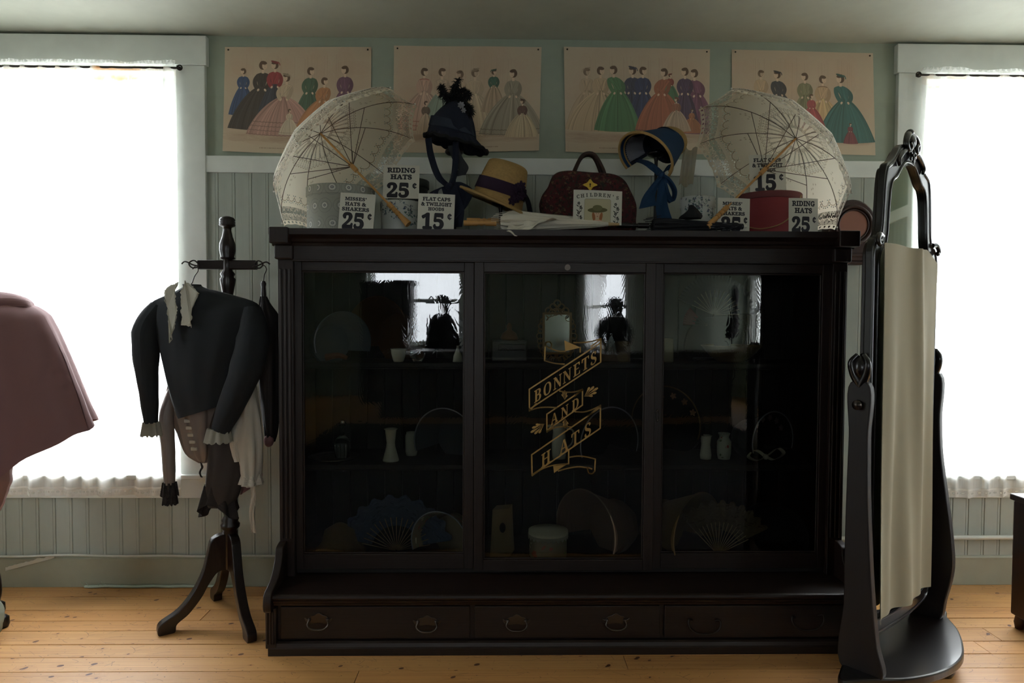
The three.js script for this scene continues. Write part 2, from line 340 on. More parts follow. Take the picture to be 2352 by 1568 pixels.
function makeCurtain(x0, x1, yTop, yHem, seed, label, z = 0.062) {
  const w = x1 - x0, o = thing('lace_curtain', label, 'curtain', [x0, 0, z]);
  const f = (u) => Math.sin(u * 2 * Math.PI * w * 11 + seed) * 0.45 + 0.8 * N3(u * w * 9, seed, 1) + 0.5 * N3(u * w * 26, seed, 4);
  part(o, 'curtain_panel', sheet((u, v) => {
    const t = 1 - v, y = lerp(yHem, yTop, v) + (v === 0 ? 0.008 * Math.abs(Math.sin(u * w * 17 + seed)) + 0.012 * N3(u * 5, seed, 2) : 0);
    return [u * w + 0.012 * f(u + 0.13), y, 0.016 * f(u + 0.02 * N3(u * 4, t * 3, seed)) * (0.65 + 0.6 * t) + 0.006 * N3(u * 20, t * 5, seed)];
  }, 220, 24), M.lace);
  part(o, 'gathered_header', sheet((u, v) => [u * w + 0.003 * N3(u * 90, v, seed), yTop + v * (0.03 + 0.012 * N3(u * 14, 2, seed)), 0.008 * f(u) + v * 0.012 * N3(u * 60, v * 2, seed)], 260, 4, [1, 0.012]), M.lace);
  return o;
}
makeCurtain(-2.72, -1.675, 2.727, 0.5, 1.3, 'lace curtain hanging in the left window, rust-stained at its top');
makeCurtain(2.205, 3.87, 2.73, 0.49, 4.1, 'lace curtain hanging in the right window beside the standing mirror');
function makeRod(xa, xb, y, label) {
  const o = thing('curtain_rod', label, 'curtain rod', [xa, y, 0.06]);
  part(o, 'pole', rod([0, 0, 0], [xb - xa, 0, 0], 0.006), M.iron);
  for (const x of [0, xb - xa]) {
    part(o, 'finial', [new THREE.TorusGeometry(0.012, 0.004, 8, 16).translate(x, 0.002, 0), new THREE.SphereGeometry(0.008, 10, 8).translate(x, 0, 0)], M.iron);
    part(o, 'bracket', rod([x, 0, -0.02], [x, 0, 0], 0.004), M.iron);
  }
}
makeRod(-2.78, -1.655, 2.721, 'thin dark rod carrying the left lace curtain');
makeRod(2.19, 3.93, 2.726, 'thin dark rod carrying the right lace curtain');
for (const [x0, x1, yt, yb, lab] of [[1.62, 1.95, 2.32, 0.9, 'sheer curtain drawn aside on the window behind the mannequin']]) {
  const c = thing('sheer_curtain', lab, 'curtain', [x0, 0, 9.93]);
  part(c, 'curtain_panel', sheet((u, v) => [u * (x1 - x0), lerp(yb, yt, v), 0.02 * Math.sin(u * 60 * (x1 - x0) + N3(u * 3, v, 2))], 90, 4), M.lace);
}

/* ---------- posters ---------- */
function lady(c, x, y, h, o) {                                    // printed figure: x centre, y top of head, h height
  const { dress = [90, 80, 70], body = dress, skirt = 0.62, lean = 0, look = 1, hair = [70, 48, 36], skin = [226, 196, 168], rows = 0, trim = null, seed = 1, seat = 0, fade = 1 } = o;
  const r = rngOf(seed * 97 + 3), L = (col, k) => col.map((v) => Math.max(0, Math.min(255, v * k)));
  const hd = h * 0.062, nx = x + lean * 0.1 * h, ny = y + hd * 2.3, wy = y + h * 0.37, sx = x - lean * h * 0.05;
  c.globalAlpha = fade;
  const by = y + h, hw = h * skirt * 0.6;
  c.beginPath(); c.moveTo(sx - h * 0.05, wy);
  c.bezierCurveTo(sx - hw * 0.55, wy + h * 0.1, sx - hw * 0.9 + seat * h * 0.2, by - h * 0.2, sx - hw + seat * h * 0.1, by - h * 0.01);
  c.quadraticCurveTo(sx, by + h * 0.04, sx + hw + seat * h * 0.1, by - h * 0.01);
  c.bezierCurveTo(sx + hw * 0.8 + seat * h * 0.15, by - h * 0.25, sx + hw * 0.5, wy + h * 0.08, sx + h * 0.05, wy); c.closePath();
  c.fillStyle = css(...dress); c.fill(); c.save(); c.clip();
  for (let i = 0; i < 46; i++) { const k = r() * 2 - 1, e = sx + k * hw * 1.05 + seat * h * 0.1; c.strokeStyle = css(...L(dress, r() < 0.55 ? 0.55 : 1.35), 0.18 + 0.25 * r()); c.lineWidth = h * (0.004 + 0.016 * r()); c.beginPath(); c.moveTo(sx + k * h * 0.045, wy); c.bezierCurveTo(sx + k * hw * 0.5, wy + h * 0.12, e - k * hw * 0.1, by - h * 0.25, e, by); c.stroke(); }
  for (let i = 0; i < rows; i++) { const yy = by - h * (0.03 + i * 0.07); c.strokeStyle = css(...(trim ?? L(dress, 0.6)), 0.7); c.lineWidth = h * 0.012; c.beginPath(); for (let k = 0; k <= 40; k++) { const u = k / 20 - 1; c.lineTo(sx + u * hw * 1.05 + seat * h * 0.1, yy + h * 0.03 * (1 - u * u) + (k % 2) * h * 0.01); } c.stroke(); }
  c.restore(); c.strokeStyle = css(60, 45, 38, 0.45); c.lineWidth = 1.3; c.stroke();
  // arms, bodice, neck, head, hair
  for (const s of [-1, 1]) { c.strokeStyle = css(...L(body, s > 0 ? 0.85 : 0.98)); c.lineCap = 'round'; c.lineWidth = h * 0.062; c.beginPath(); c.moveTo(nx + s * h * 0.07, ny + h * 0.075); c.quadraticCurveTo(sx + s * h * 0.14, wy - h * 0.07, sx + s * h * 0.06, wy + h * 0.035); c.stroke(); c.fillStyle = css(...skin); c.beginPath(); c.ellipse(sx + s * h * 0.05, wy + h * 0.05, h * 0.022, h * 0.016, s, 0, 7); c.fill(); }
  c.fillStyle = css(...body); c.beginPath(); c.moveTo(nx - h * 0.095, ny + h * 0.055); c.quadraticCurveTo(nx, ny - h * 0.005, nx + h * 0.095, ny + h * 0.055); c.quadraticCurveTo(sx + h * 0.07, wy - h * 0.1, sx + h * 0.05, wy); c.lineTo(sx - h * 0.05, wy); c.quadraticCurveTo(sx - h * 0.07, wy - h * 0.1, nx - h * 0.095, ny + h * 0.055); c.fill();
  c.strokeStyle = css(...L(body, 0.5), 0.6); c.lineWidth = 1.4; c.stroke();
  for (let i = 0; i < 8; i++) { c.strokeStyle = css(...L(body, r() < 0.5 ? 0.6 : 1.3), 0.45); c.lineWidth = h * 0.008; c.beginPath(); c.moveTo(nx + (r() - 0.5) * h * 0.15, ny + h * 0.06); c.lineTo(sx + (r() - 0.5) * h * 0.08, wy); c.stroke(); }
  c.fillStyle = css(...skin); c.fillRect(nx - h * 0.018, ny - hd * 0.8, h * 0.036, hd * 1.4);
  const hx = nx + look * hd * 0.15, hy = y + hd;
  c.fillStyle = css(...hair); c.beginPath(); c.ellipse(hx - look * hd * 0.22, hy, hd * 0.86, hd * 1.02, 0, 0, 7); c.fill();
  c.fillStyle = css(...skin); c.beginPath(); c.ellipse(hx + look * hd * 0.22, hy + hd * 0.12, hd * 0.58, hd * 0.82, 0, 0, 7); c.fill();
  c.fillStyle = css(...hair); c.beginPath(); c.ellipse(hx, hy - hd * 0.62, hd * 0.78, hd * 0.42, look * 0.2, 0, 7); c.fill();
  c.fillStyle = css(90, 60, 50, 0.7); c.fillRect(hx + look * hd * 0.1, hy + hd * 0.02, hd * 0.18, 1.6); c.fillRect(hx + look * hd * 0.45, hy + hd * 0.02, hd * 0.15, 1.6); c.fillRect(hx + look * hd * 0.22, hy + hd * 0.5, hd * 0.2, 1.6);
  if (seed % 3 === 0) { c.fillStyle = css(...L(body, 0.7)); c.beginPath(); c.ellipse(hx - look * hd * 0.1, hy - hd * 0.75, hd * 1.05, hd * 0.3, -look * 0.35, 0, 7); c.fill(); c.strokeStyle = css(...L(body, 0.9)); c.lineWidth = hd * 0.22; c.beginPath(); c.moveTo(hx - look * hd * 0.6, hy - hd * 0.8); c.quadraticCurveTo(hx - look * hd * 1.3, hy - hd * 0.9, hx - look * hd * 1.4, hy); c.stroke(); }
  for (let i = 0; i < 16; i++) { c.strokeStyle = css(70, 50, 42, 0.16); c.lineWidth = 0.9; const q = r() * 2 - 1, t0 = r(); c.beginPath(); c.moveTo(sx + q * hw * t0, lerp(wy, by, t0)); c.lineTo(sx + q * hw * t0 + h * 0.02, lerp(wy, by, t0) + h * 0.04); c.stroke(); }
  if (trim) { c.strokeStyle = css(...trim, 0.9); c.lineWidth = h * 0.014; c.beginPath(); c.moveTo(nx - h * 0.07, ny + h * 0.045); c.quadraticCurveTo(nx, ny + h * 0.02, nx + h * 0.07, ny + h * 0.045); c.stroke(); }
  c.globalAlpha = 1;
}
function posterTex(seed, figures, caption) {
  return paint(1024, 740, (c, w, h) => {
    const r = rngOf(seed);
    c.fillStyle = '#c9b69c'; c.fillRect(0, 0, w, h);
    for (let i = 0; i < 60; i++) { c.fillStyle = css(168, 128, 100, 0.05); c.beginPath(); c.ellipse(60 + r() * 900, 80 + r() * 480, 40 + r() * 110, 30 + r() * 120, 0, 0, 7); c.fill(); }
    for (let i = 0; i < 26; i++) { const x = 150 + r() * 720; c.strokeStyle = css(140, 105, 80, 0.16); c.lineWidth = 1 + r() * 4; c.beginPath(); c.moveTo(x, 50 + r() * 40); c.bezierCurveTo(x + 6, 160, x - 8, 260, x + (r() - 0.5) * 30, 420); c.stroke(); }
    for (let i = 0; i < 90; i++) { const x = r() * w * 0.9 + 50; c.fillStyle = css(120, 84, 62, 0.05); c.beginPath(); c.ellipse(x, 610 + r() * 60 - Math.abs(x - 512) * 0.02, 50 + r() * 90, 6 + r() * 16, 0, 0, 7); c.fill(); }
    for (const [x, y, hh, o] of figures) lady(c, x, y, hh, o);
    for (let i = 0; i < 500; i++) { c.strokeStyle = css(90, 65, 50, 0.12); c.lineWidth = 0.8; const x = 60 + r() * 900, y = 590 + r() * 80; c.beginPath(); c.moveTo(x, y); c.lineTo(x + 14 + r() * 30, y + (r() - 0.5) * 4); c.stroke(); }
    c.fillStyle = css(201, 182, 156, 0.3); c.fillRect(0, 0, w, h);
    c.fillStyle = css(110, 85, 65, 0.4); for (let i = 0; i < 16; i++) c.fillRect(caption + i * 11, 702, 5 + r() * 5, 7);
  }, { wrap: false });
}
const posters = [
  [[[-1.443, 2.851], [-0.681, 2.86], [-1.457, 2.31], [-0.687, 2.307]], 'fashion print beside the left window, with a pink gown and an orange gown', 1, 250, [
    [132, 150, 330, { dress: [38, 62, 112], look: -1, seed: 1, skirt: 0.5 }], [262, 98, 480, { dress: [44, 40, 40], skirt: 0.8, lean: 0.1, seed: 2 }], [350, 98, 430, { dress: [40, 46, 62], body: [150, 40, 48], look: -1, seed: 3, skirt: 0.5 }],
    [596, 140, 430, { dress: [52, 84, 66], seed: 4, skirt: 0.5, lean: 0.1 }], [842, 132, 440, { dress: [92, 56, 84], look: -1, seed: 5, skirt: 0.5 }], [420, 185, 430, { dress: [180, 132, 122], body: [205, 180, 150], look: -1, rows: 4, skirt: 1.0, lean: 0.3, seed: 6 }],
    [690, 212, 400, { dress: [186, 118, 74], seed: 7, skirt: 0.85, rows: 1, lean: 0.2 }], [455, 430, 180, { dress: [216, 196, 170], seed: 8, skirt: 0.7, rows: 2 }]]],
  [[[-0.562, 2.868], [0.213, 2.87], [-0.568, 2.313], [0.202, 2.329]], 'faded fashion print behind the black feathered bonnet', 2, 560, [
    [460, 168, 440, { dress: [206, 178, 148], look: -1, seed: 11, skirt: 0.6, fade: 0.7 }], [565, 155, 470, { dress: [206, 180, 150], seed: 12, skirt: 0.75, rows: 2, fade: 0.75 }], [212, 152, 430, { dress: [204, 160, 140], rows: 3, trim: [150, 70, 60], seed: 13, skirt: 0.72 }], [335, 152, 440, { dress: [124, 148, 134], body: [190, 165, 140], seed: 14, skirt: 0.6 }],
    [696, 160, 300, { dress: [188, 160, 132], body: [40, 82, 70], seed: 15, skirt: 0.5 }], [832, 160, 460, { dress: [150, 142, 124], look: -1, rows: 2, skirt: 0.85, seed: 16 }], [225, 380, 230, { dress: [186, 160, 135], body: [90, 70, 60], seed: 17, skirt: 0.5 }], [900, 370, 270, { dress: [206, 182, 146], body: [84, 56, 50], seed: 18, skirt: 0.75, look: -1 }]]],
  [[[0.33, 2.873], [1.105, 2.868], [0.343, 2.325], [1.106, 2.318]], 'fashion print with a green gown, hung behind the blue straw bonnet', 3, 240, [
    [158, 145, 430, { dress: [196, 168, 136], seed: 21, skirt: 0.6, fade: 0.7 }], [255, 135, 450, { dress: [200, 172, 138], seed: 22, skirt: 0.95 }], [475, 132, 440, { dress: [48, 54, 80], look: -1, seed: 24, skirt: 0.45, lean: 0.1 }], [552, 132, 440, { dress: [42, 52, 92], seed: 25, skirt: 0.5 }], [365, 128, 455, { dress: [66, 118, 78], look: -1, seed: 23, skirt: 0.62, lean: -0.4 }],
    [745, 175, 200, { dress: [64, 112, 80], body: [140, 56, 50], seed: 27, skirt: 0.6 }], [930, 142, 450, { dress: [108, 62, 92], look: -1, seed: 29, skirt: 0.55, lean: -0.3 }], [850, 132, 440, { dress: [66, 52, 82], seed: 28, look: -1, skirt: 0.42 }], [690, 140, 440, { dress: [158, 84, 62], look: -1, seed: 26, skirt: 0.72, rows: 1, lean: 0.3 }], [900, 420, 170, { dress: [190, 112, 70], seed: 32, skirt: 0.9, fade: 0.8 }], [790, 340, 240, { dress: [186, 160, 138], body: [150, 90, 70], seed: 30, trim: [210, 190, 170], look: -1, skirt: 0.75, rows: 1 }]]],
  [[[1.221, 2.869], [1.975, 2.857], [1.229, 2.351], [1.999, 2.319]], 'fashion print beside the right window, with a dark teal gown', 4, 520, [
    [210, 148, 400, { dress: [198, 166, 128], seed: 41, skirt: 0.6, fade: 0.75 }], [335, 152, 420, { dress: [42, 46, 56], look: -1, seed: 42, skirt: 0.6, lean: -0.2 }], [525, 158, 430, { dress: [116, 118, 86], look: -1, seed: 43, skirt: 0.5 }], [655, 172, 450, { dress: [212, 172, 122], body: [196, 160, 122], trim: [110, 80, 56], rows: 2, seed: 44, skirt: 0.66 }],
    [805, 160, 490, { dress: [40, 92, 92], look: -1, seed: 45, skirt: 0.72, lean: -0.4 }], [570, 310, 250, { dress: [172, 64, 70], seed: 46, skirt: 0.7 }], [850, 510, 150, { dress: [110, 48, 58], seed: 47, skirt: 0.6 }]]],
];
for (const [[tl, tr, bl, br], label, seed, cap, figs] of posters) {
  const o = thing('fashion_print', label, 'poster', [(tl[0] + tr[0]) / 2, (bl[1] + br[1]) / 2, 0.002], 0, 'fashion prints pinned to the green wall');
  const cx = o.position.x, cy = o.position.y;
  part(o, 'paper', cloth((u, v) => {
    const x = lerp(lerp(bl[0], br[0], u), lerp(tl[0], tr[0], u), v) - cx, y = lerp(lerp(bl[1], br[1], u), lerp(tl[1], tr[1], u), v) - cy;
    return [x, y - 0.006 * Math.sin(u * Math.PI) * (1 - v), 0.003 + 0.012 * (1 - v) * (1 - v) * (0.6 + 0.4 * Math.cos(u * 6 + seed)) + 0.002 * Math.sin(u * 9 + seed)];
  }, 24, 18, 0.0008), std({ map: posterTex(seed, figs, cap), roughness: 0.75 }));
  for (const p of [tl, tr]) part(o, 'pin', new THREE.SphereGeometry(0.0045, 10, 8).scale(1, 1, 0.6).translate(p[0] - cx + (p === tl ? 0.018 : -0.018), p[1] - cy - 0.015, 0.007), M.iron);
}

/* ---------- the display cabinet ---------- */
const CX0 = -0.995, CX1 = 1.575, DECK = 0.3;
const cab = thing('display_cabinet', 'long black wooden display cabinet with three sliding glass doors', 'cabinet');
part(cab, 'side_panel', span(CX0, CX0 + 0.03, 0.02, 1.8, 0.06, 0.56, 0.003, 'y'), M.cab);
part(cab, 'side_panel', span(CX1 - 0.03, CX1, 0.02, 1.8, 0.06, 0.56, 0.003, 'y'), M.cab);
part(cab, 'top_board', span(CX0 - 0.005, CX1 + 0.005, 1.805, 1.832, 0.05, 0.615, 0.003, 'x'), M.cab);
part(cab, 'cornice', [moulding([[0.55, 1.76], [0.584, 1.76], [0.588, 1.772], [0.6, 1.778], [0.604, 1.79], [0.62, 1.8], [0.632, 1.806], [0.634, 1.832], [0.55, 1.832]], CX0 - 0.02, CX1 + 0.02)], M.cab);
part(cab, 'frieze', [span(CX0, CX1, 1.698, 1.765, 0.54, 0.578, 0.003, 'x'), span(CX0 + 0.07, CX1 - 0.07, 1.692, 1.7, 0.54, 0.585, 0.002, 'x')], M.cab);
{ // back of upright boards
  let x = CX0 + 0.03; const bw = 0.0905;
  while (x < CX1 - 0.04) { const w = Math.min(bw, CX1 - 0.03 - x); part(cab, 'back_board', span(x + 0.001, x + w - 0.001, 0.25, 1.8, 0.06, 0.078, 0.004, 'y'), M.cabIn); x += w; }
}
for (const s of [0, 1]) { // fluted corner posts with block heads
  const x = s ? CX1 - 0.068 : CX0, g = [span(x, x + 0.068, 0.25, 1.7, 0.535, 0.572, 0.003, 'y')];
  for (let k = 0; k < 3; k++) g.push(span(x + 0.008 + k * 0.02, x + 0.02 + k * 0.02, 0.44, 1.66, 0.57, 0.58, 0.005, 'y'));
  part(cab, 'corner_post', g, M.cab);
  part(cab, 'corner_block', [span(x - 0.014 + s * 0.004, x + 0.07 + s * 0.014, 1.765, 1.836, 0.55, 0.65, 0.006, 'y'), span(x - 0.008, x + 0.074, 1.7, 1.765, 0.54, 0.6, 0.008, 'y')], M.cab);
}
const shelfEdge = (y) => [span(CX0 + 0.03, CX1 - 0.03, y - 0.011, y + 0.011, 0.08, 0.47, 0.002, 'x'), span(CX0 + 0.03, CX1 - 0.03, y - 0.018, y - 0.011, 0.44, 0.474, 0.003, 'x')];
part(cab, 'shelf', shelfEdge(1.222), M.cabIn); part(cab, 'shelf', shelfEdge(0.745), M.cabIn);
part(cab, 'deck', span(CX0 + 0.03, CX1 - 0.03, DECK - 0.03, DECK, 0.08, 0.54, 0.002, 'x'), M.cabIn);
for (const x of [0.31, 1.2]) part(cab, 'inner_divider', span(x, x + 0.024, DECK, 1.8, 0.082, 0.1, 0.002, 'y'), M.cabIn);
const wavyUV = (g, k) => { const p = g.attributes.position, uv = g.attributes.uv; for (let i = 0; i < p.count; i++) uv.setXY(i, p.getX(i) * 0.7 + k, p.getY(i) * 0.5 + k); return g; };
const doors = [];
for (const [i, [x0, x1, gx0, gx1, gy0, gy1, z]] of [[-0.935, -0.118, -0.896, -0.162, 0.36, 1.652, 0.548], [-0.116, 0.703, -0.074, 0.657, 0.342, 1.649, 0.574], [0.7, 1.508, 0.744, 1.472, 0.362, 1.651, 0.548]].entries()) {
  const y0 = 0.29, y1 = 1.694;
  const d = part(cab, 'sliding_door', [span(x0, gx0, y0, y1, z - 0.022, z, 0.003, 'y'), span(gx1, x1, y0, y1, z - 0.022, z, 0.003, 'y'), span(gx0, gx1, gy1, y1, z - 0.022, z, 0.003, 'x'), span(gx0, gx1, y0, gy0, z - 0.022, z, 0.003, 'x'),
    span(gx0, gx0 + 0.007, gy0, gy1, z - 0.014, z - 0.006, 0.003, 'y'), span(gx1 - 0.007, gx1, gy0, gy1, z - 0.014, z - 0.006, 0.003, 'y'), span(gx0, gx1, gy1 - 0.007, gy1, z - 0.014, z - 0.006, 0.003, 'x'), span(gx0, gx1, gy0, gy0 + 0.007, z - 0.014, z - 0.006, 0.003, 'x')], M.cab);
  const gl = sheet((u, v) => [lerp(gx0 + 0.001, gx1 - 0.001, u), lerp(gy0 + 0.001, gy1 - 0.001, v), z - 0.015], 8, 8);
  const pane = part(d, 'glass_pane', wavyUV(gl, i * 0.37), M.oldGlass);
  doors.push([d, pane]);
}
part(doors[1][0], 'keyhole_plate', [slab(smoothShape([[0, 0.014], [0.011, 0.006], [0.011, -0.008], [0, -0.014], [-0.011, -0.008], [-0.011, 0.006]], 24), 0.004, 0.001).translate(0.302, 1.672, 0.574)], M.brass);
part(doors[2][0], 'finger_pull', new THREE.TorusGeometry(0.012, 0.003, 8, 16).scale(0.6, 2, 1).translate(0.722, 1.0, 0.549), M.brass);
// base
part(cab, 'ledge', [moulding([[0.535, 0.236], [0.768, 0.236], [0.776, 0.241], [0.78, 0.25], [0.776, 0.259], [0.768, 0.263], [0.535, 0.268]], CX0 + 0.006, CX1 - 0.006)], M.cab);
part(cab, 'ledge_moulding', moulding([[0.7, 0.212], [0.76, 0.212], [0.763, 0.222], [0.77, 0.228], [0.772, 0.236], [0.7, 0.236]], CX0 + 0.02, CX1 - 0.02), M.cab);
part(cab, 'base_box', [span(CX0 + 0.02, CX1 - 0.02, 0.02, 0.236, 0.06, 0.74, 0.002, 'x')], M.cab);
part(cab, 'plinth', [moulding([[0.6, 0], [0.775, 0], [0.775, 0.03], [0.77, 0.036], [0.765, 0.05], [0.757, 0.056], [0.6, 0.056]], CX0 + 0.012, CX1 - 0.012), span(CX0 + 0.012, CX0 + 0.04, 0, 0.05, 0.06, 0.6, 0.002), span(CX1 - 0.04, CX1 - 0.012, 0, 0.05, 0.06, 0.6, 0.002)], M.cab);
for (const s of [0, 1]) {
  const x = s ? CX1 - 0.034 : CX0, turnIn = (g) => g.rotateY(-Math.PI / 2).translate(x + 0.034, 0, 0);
  const con = [[0.55, 0.2], [0.79, 0.2], [0.792, 0.262], [0.78, 0.275], [0.745, 0.285], [0.7, 0.305], [0.66, 0.345], [0.638, 0.385], [0.632, 0.41], [0.612, 0.42], [0.55, 0.42]];
  part(cab, 'scroll_bracket', turnIn(slab(smoothShape(con, 90), 0.034, 0.004)), M.cab);
  const g = [span(x, x + 0.045, 0.03, 0.205, 0.7, 0.772, 0.004, 'y')];
  for (let k = 0; k < 3; k++) g.push(span(x + 0.005 + k * 0.0125, x + 0.0135 + k * 0.0125, 0.05, 0.195, 0.77, 0.778, 0.004, 'y'));
  part(cab, 'base_pilaster', g, M.cab);
}
const plateShape = smoothShape([[-0.058, 0.01], [-0.046, 0.004], [-0.034, 0.018], [-0.018, 0.022], [0, 0.032], [0.018, 0.022], [0.034, 0.018], [0.046, 0.004], [0.058, 0.01], [0.05, -0.006], [0.03, -0.012], [0, -0.008], [-0.03, -0.012], [-0.05, -0.006]], 70);
const plateGeo = slab(plateShape, 0.004, 0.0015), postGeo = merge([-0.038, 0.038].map((x) => new THREE.SphereGeometry(0.007, 12, 8).translate(x, 0.006, 0.008)));
const bailGeo = tube([[-0.038, 0.006, 0.012], [-0.044, -0.012, 0.02], [-0.028, -0.027, 0.024], [0, -0.031, 0.026], [0.028, -0.027, 0.024], [0.044, -0.012, 0.02], [0.038, 0.006, 0.012]], (t) => 0.0028 + 0.0026 * Math.sin(t * Math.PI) ** 2, 30, 8);
const wideBail = tube([[-0.05, 0.014, 0.004], [-0.066, 0.02, 0.012], [-0.068, -0.004, 0.02], [-0.04, -0.03, 0.026], [0, -0.036, 0.027], [0.04, -0.03, 0.026], [0.068, -0.004, 0.02], [0.066, 0.02, 0.012], [0.05, 0.014, 0.004]], 0.0045, 36, 8);
for (const [x0, x1, hs] of [[-0.935, -0.125, [[-0.772, 0.147], [-0.309, 0.136]]], [-0.105, 0.695, [[0.076, 0.139], [0.503, 0.141]]], [0.715, 1.515, [[0.884, 0.128], [1.332, 0.144]]]]) {
  const d = part(cab, 'drawer', [span(x0, x1, 0.066, 0.206, 0.72, 0.757, 0.004, 'x')], M.cab);
  for (const [hx, hy] of hs) {
    if (hx < 0.7) part(d, 'drawer_pull', [plateGeo.clone().translate(hx, hy, 0.757), postGeo.clone().translate(hx, hy, 0.757), bailGeo.clone().translate(hx, hy, 0.757)], M.brass, 'ornate brass drop handle');
    else part(d, 'drawer_pull', [wideBail.clone().rotateZ(hx > 1 ? 0.06 : -0.02).translate(hx, hy, 0.757)], M.iron, 'plain dark drop handle without a plate');
  }
}
// gilt lettering on the middle pane, a few tenths of a millimetre thick, standing on the glass
M.gilt = std({ color: 0xb08a4a, roughness: 0.45, metalness: 0.25 });
{
  const S = 0.001963, gx = (px) => 0.2993 + (px - 1300) * S, gy = (py) => 1.1095 - (py - 900) * S, Z = 0.5595;
  const line = (pts, w = 3.1) => {                                // flat stroke through points given in a 1/509 m grid
    const c = pts.map((p) => V2(gx(p[0]), gy(p[1]))), h = w * S / 2, out = [];
    for (let i = 0; i + 1 < c.length; i++) { const d = c[i + 1].clone().sub(c[i]), l = d.length() + h * 1.4; out.push(new THREE.BoxGeometry(l, 2 * h, 0.0006).rotateZ(Math.atan2(d.y, d.x)).translate((c[i].x + c[i + 1].x) / 2, (c[i].y + c[i + 1].y) / 2, Z)); }
    return out;
  };
  const curve = (pts, w, n = 14) => line(new THREE.CatmullRomCurve3(pts.map((p) => V(p[0], p[1], 0))).getPoints(n).map((p) => [p.x, p.y]), w);
  const fill = (pts) => slab(pts.map((p) => [gx(p[0]), gy(p[1])]), 0.0006, 0).translate(0, 0, Z - 0.0003);
  const pane = doors[1][1];
  part(pane, 'gilt_banner', [
    ...line([[1215.5, 894.6], [1380.5, 786], [1380.5, 831], [1216, 941], [1215.5, 894.6]]), ...line([[1216, 945], [1216, 939]]), ...line([[1380.5, 786], [1380.5, 777]]),
    ...curve([[1380, 777], [1360, 783], [1335, 786], [1318, 786]]), ...line([[1380, 778], [1358, 795]]),
    ...curve([[1296, 836], [1280, 835], [1264, 832], [1250.5, 828]]), ...line([[1250.5, 828], [1252, 793]]), ...curve([[1252, 793], [1254, 786], [1262, 785], [1266, 790], [1265, 799]]), ...curve([[1252, 793], [1264, 800], [1284, 806], [1298, 806]]), ...line([[1333, 797], [1333, 808]]), fill([[1296, 781], [1334, 797.5], [1298, 806]]),
    ...curve([[1216, 944], [1235, 938], [1256, 936], [1279, 937]]), ...line([[1216, 944], [1232, 928]]),
    ...line([[1256.5, 952.5], [1339, 896], [1339, 931], [1257, 990], [1256.5, 952.5]]), ...curve([[1339, 894.5], [1322, 900], [1304, 901], [1286, 898.5]]), ...line([[1339, 895], [1322, 909]]), ...curve([[1257, 993], [1275, 984], [1295, 981], [1313, 982]]), ...line([[1257, 994], [1272, 980]]),
    ...line([[1222, 1047], [1381, 936], [1381, 985], [1223, 1094], [1222, 1047]]), ...line([[1381, 936], [1381, 931]]), ...curve([[1381, 932], [1360, 942], [1342, 947], [1322, 946.5]]), ...line([[1381, 932], [1352, 957]]),
    ...line([[1308, 1037], [1308, 1068]]), ...curve([[1223, 1096], [1245, 1081], [1270, 1072], [1308, 1068]]), fill([[1272, 1072], [1308, 1067], [1290, 1078], [1274, 1090]]), ...curve([[1308, 1053], [1330, 1050], [1350, 1052], [1370, 1057]]), ...line([[1370, 1057], [1369, 1085]]), ...curve([[1369, 1085], [1363, 1091], [1356, 1090], [1353, 1083], [1352, 1077], [1362, 1080]]), ...curve([[1284, 1085], [1305, 1079], [1330, 1075], [1352, 1077]]),
  ], M.gilt, 'gold outlined ribbon banner on the glass');
  const spray = (x, y, ang, s) => { const out = []; for (const [k, l] of [[-0.62, 16], [-0.3, 24], [0.02, 30], [0.34, 26], [0.66, 20]]) { const a = ang + k * 0.75, px = (t, e) => [x + s * (Math.cos(a) * l * t - Math.sin(a) * e), y + s * (-Math.sin(a) * l * t - Math.cos(a) * e)]; out.push(fill([px(0, 0), px(0.5, 0.6), px(0.85, 2.4), px(1, 1.2), px(1, -1.2), px(0.85, -2.2), px(0.5, -0.5)])); } return out; };
  part(pane, 'gilt_leaves', [...spray(1343, 911, 0.55, 1.25), ...spray(1251, 975, 0.55 + Math.PI, 1.25), ...spray(1298, 919, Math.PI / 2, 0.75), ...spray(1299, 962, -Math.PI / 2, 0.75)], M.gilt, 'gold leaf sprays');
  const font = await new FontLoader().loadAsync('fonts/droid/droid_serif_bold.typeface.json');
  const word = (txt, xs, y0, slope, size) => txt.split('').map((ch, i) => {
    const g = new TextGeometry(ch, { font, size: size * S, depth: 0.0006, curveSegments: 5, bevelEnabled: false }); g.computeBoundingBox(); const b = g.boundingBox;
    g.translate(-(b.min.x + b.max.x) / 2, 0, -0.0003); g.scale(0.86, 1.3, 1);
    g.applyMatrix4(new THREE.Matrix4().set(1, 0, 0, 0, 0.68, 1, 0, 0, 0, 0, 1, 0, 0, 0, 0, 1));
    return g.translate(gx(xs[i]), gy(y0 - slope * (xs[i] - xs[0])), Z);
  });
  const letters = (txt, xs, y0, slope, size) => word(txt, xs, y0, slope, size).forEach((g) => part(pane, 'gilt_letter', g, M.gilt));
  letters('BONNETS', [1235, 1257.5, 1281, 1303, 1325, 1345, 1364], 922, 0.665, 22);
  letters('AND', [1274, 1298, 1322.5], 974, 0.68, 19);
  letters('HATS', [1255, 1297, 1323, 1352], 1071, 0.69, 24);
}
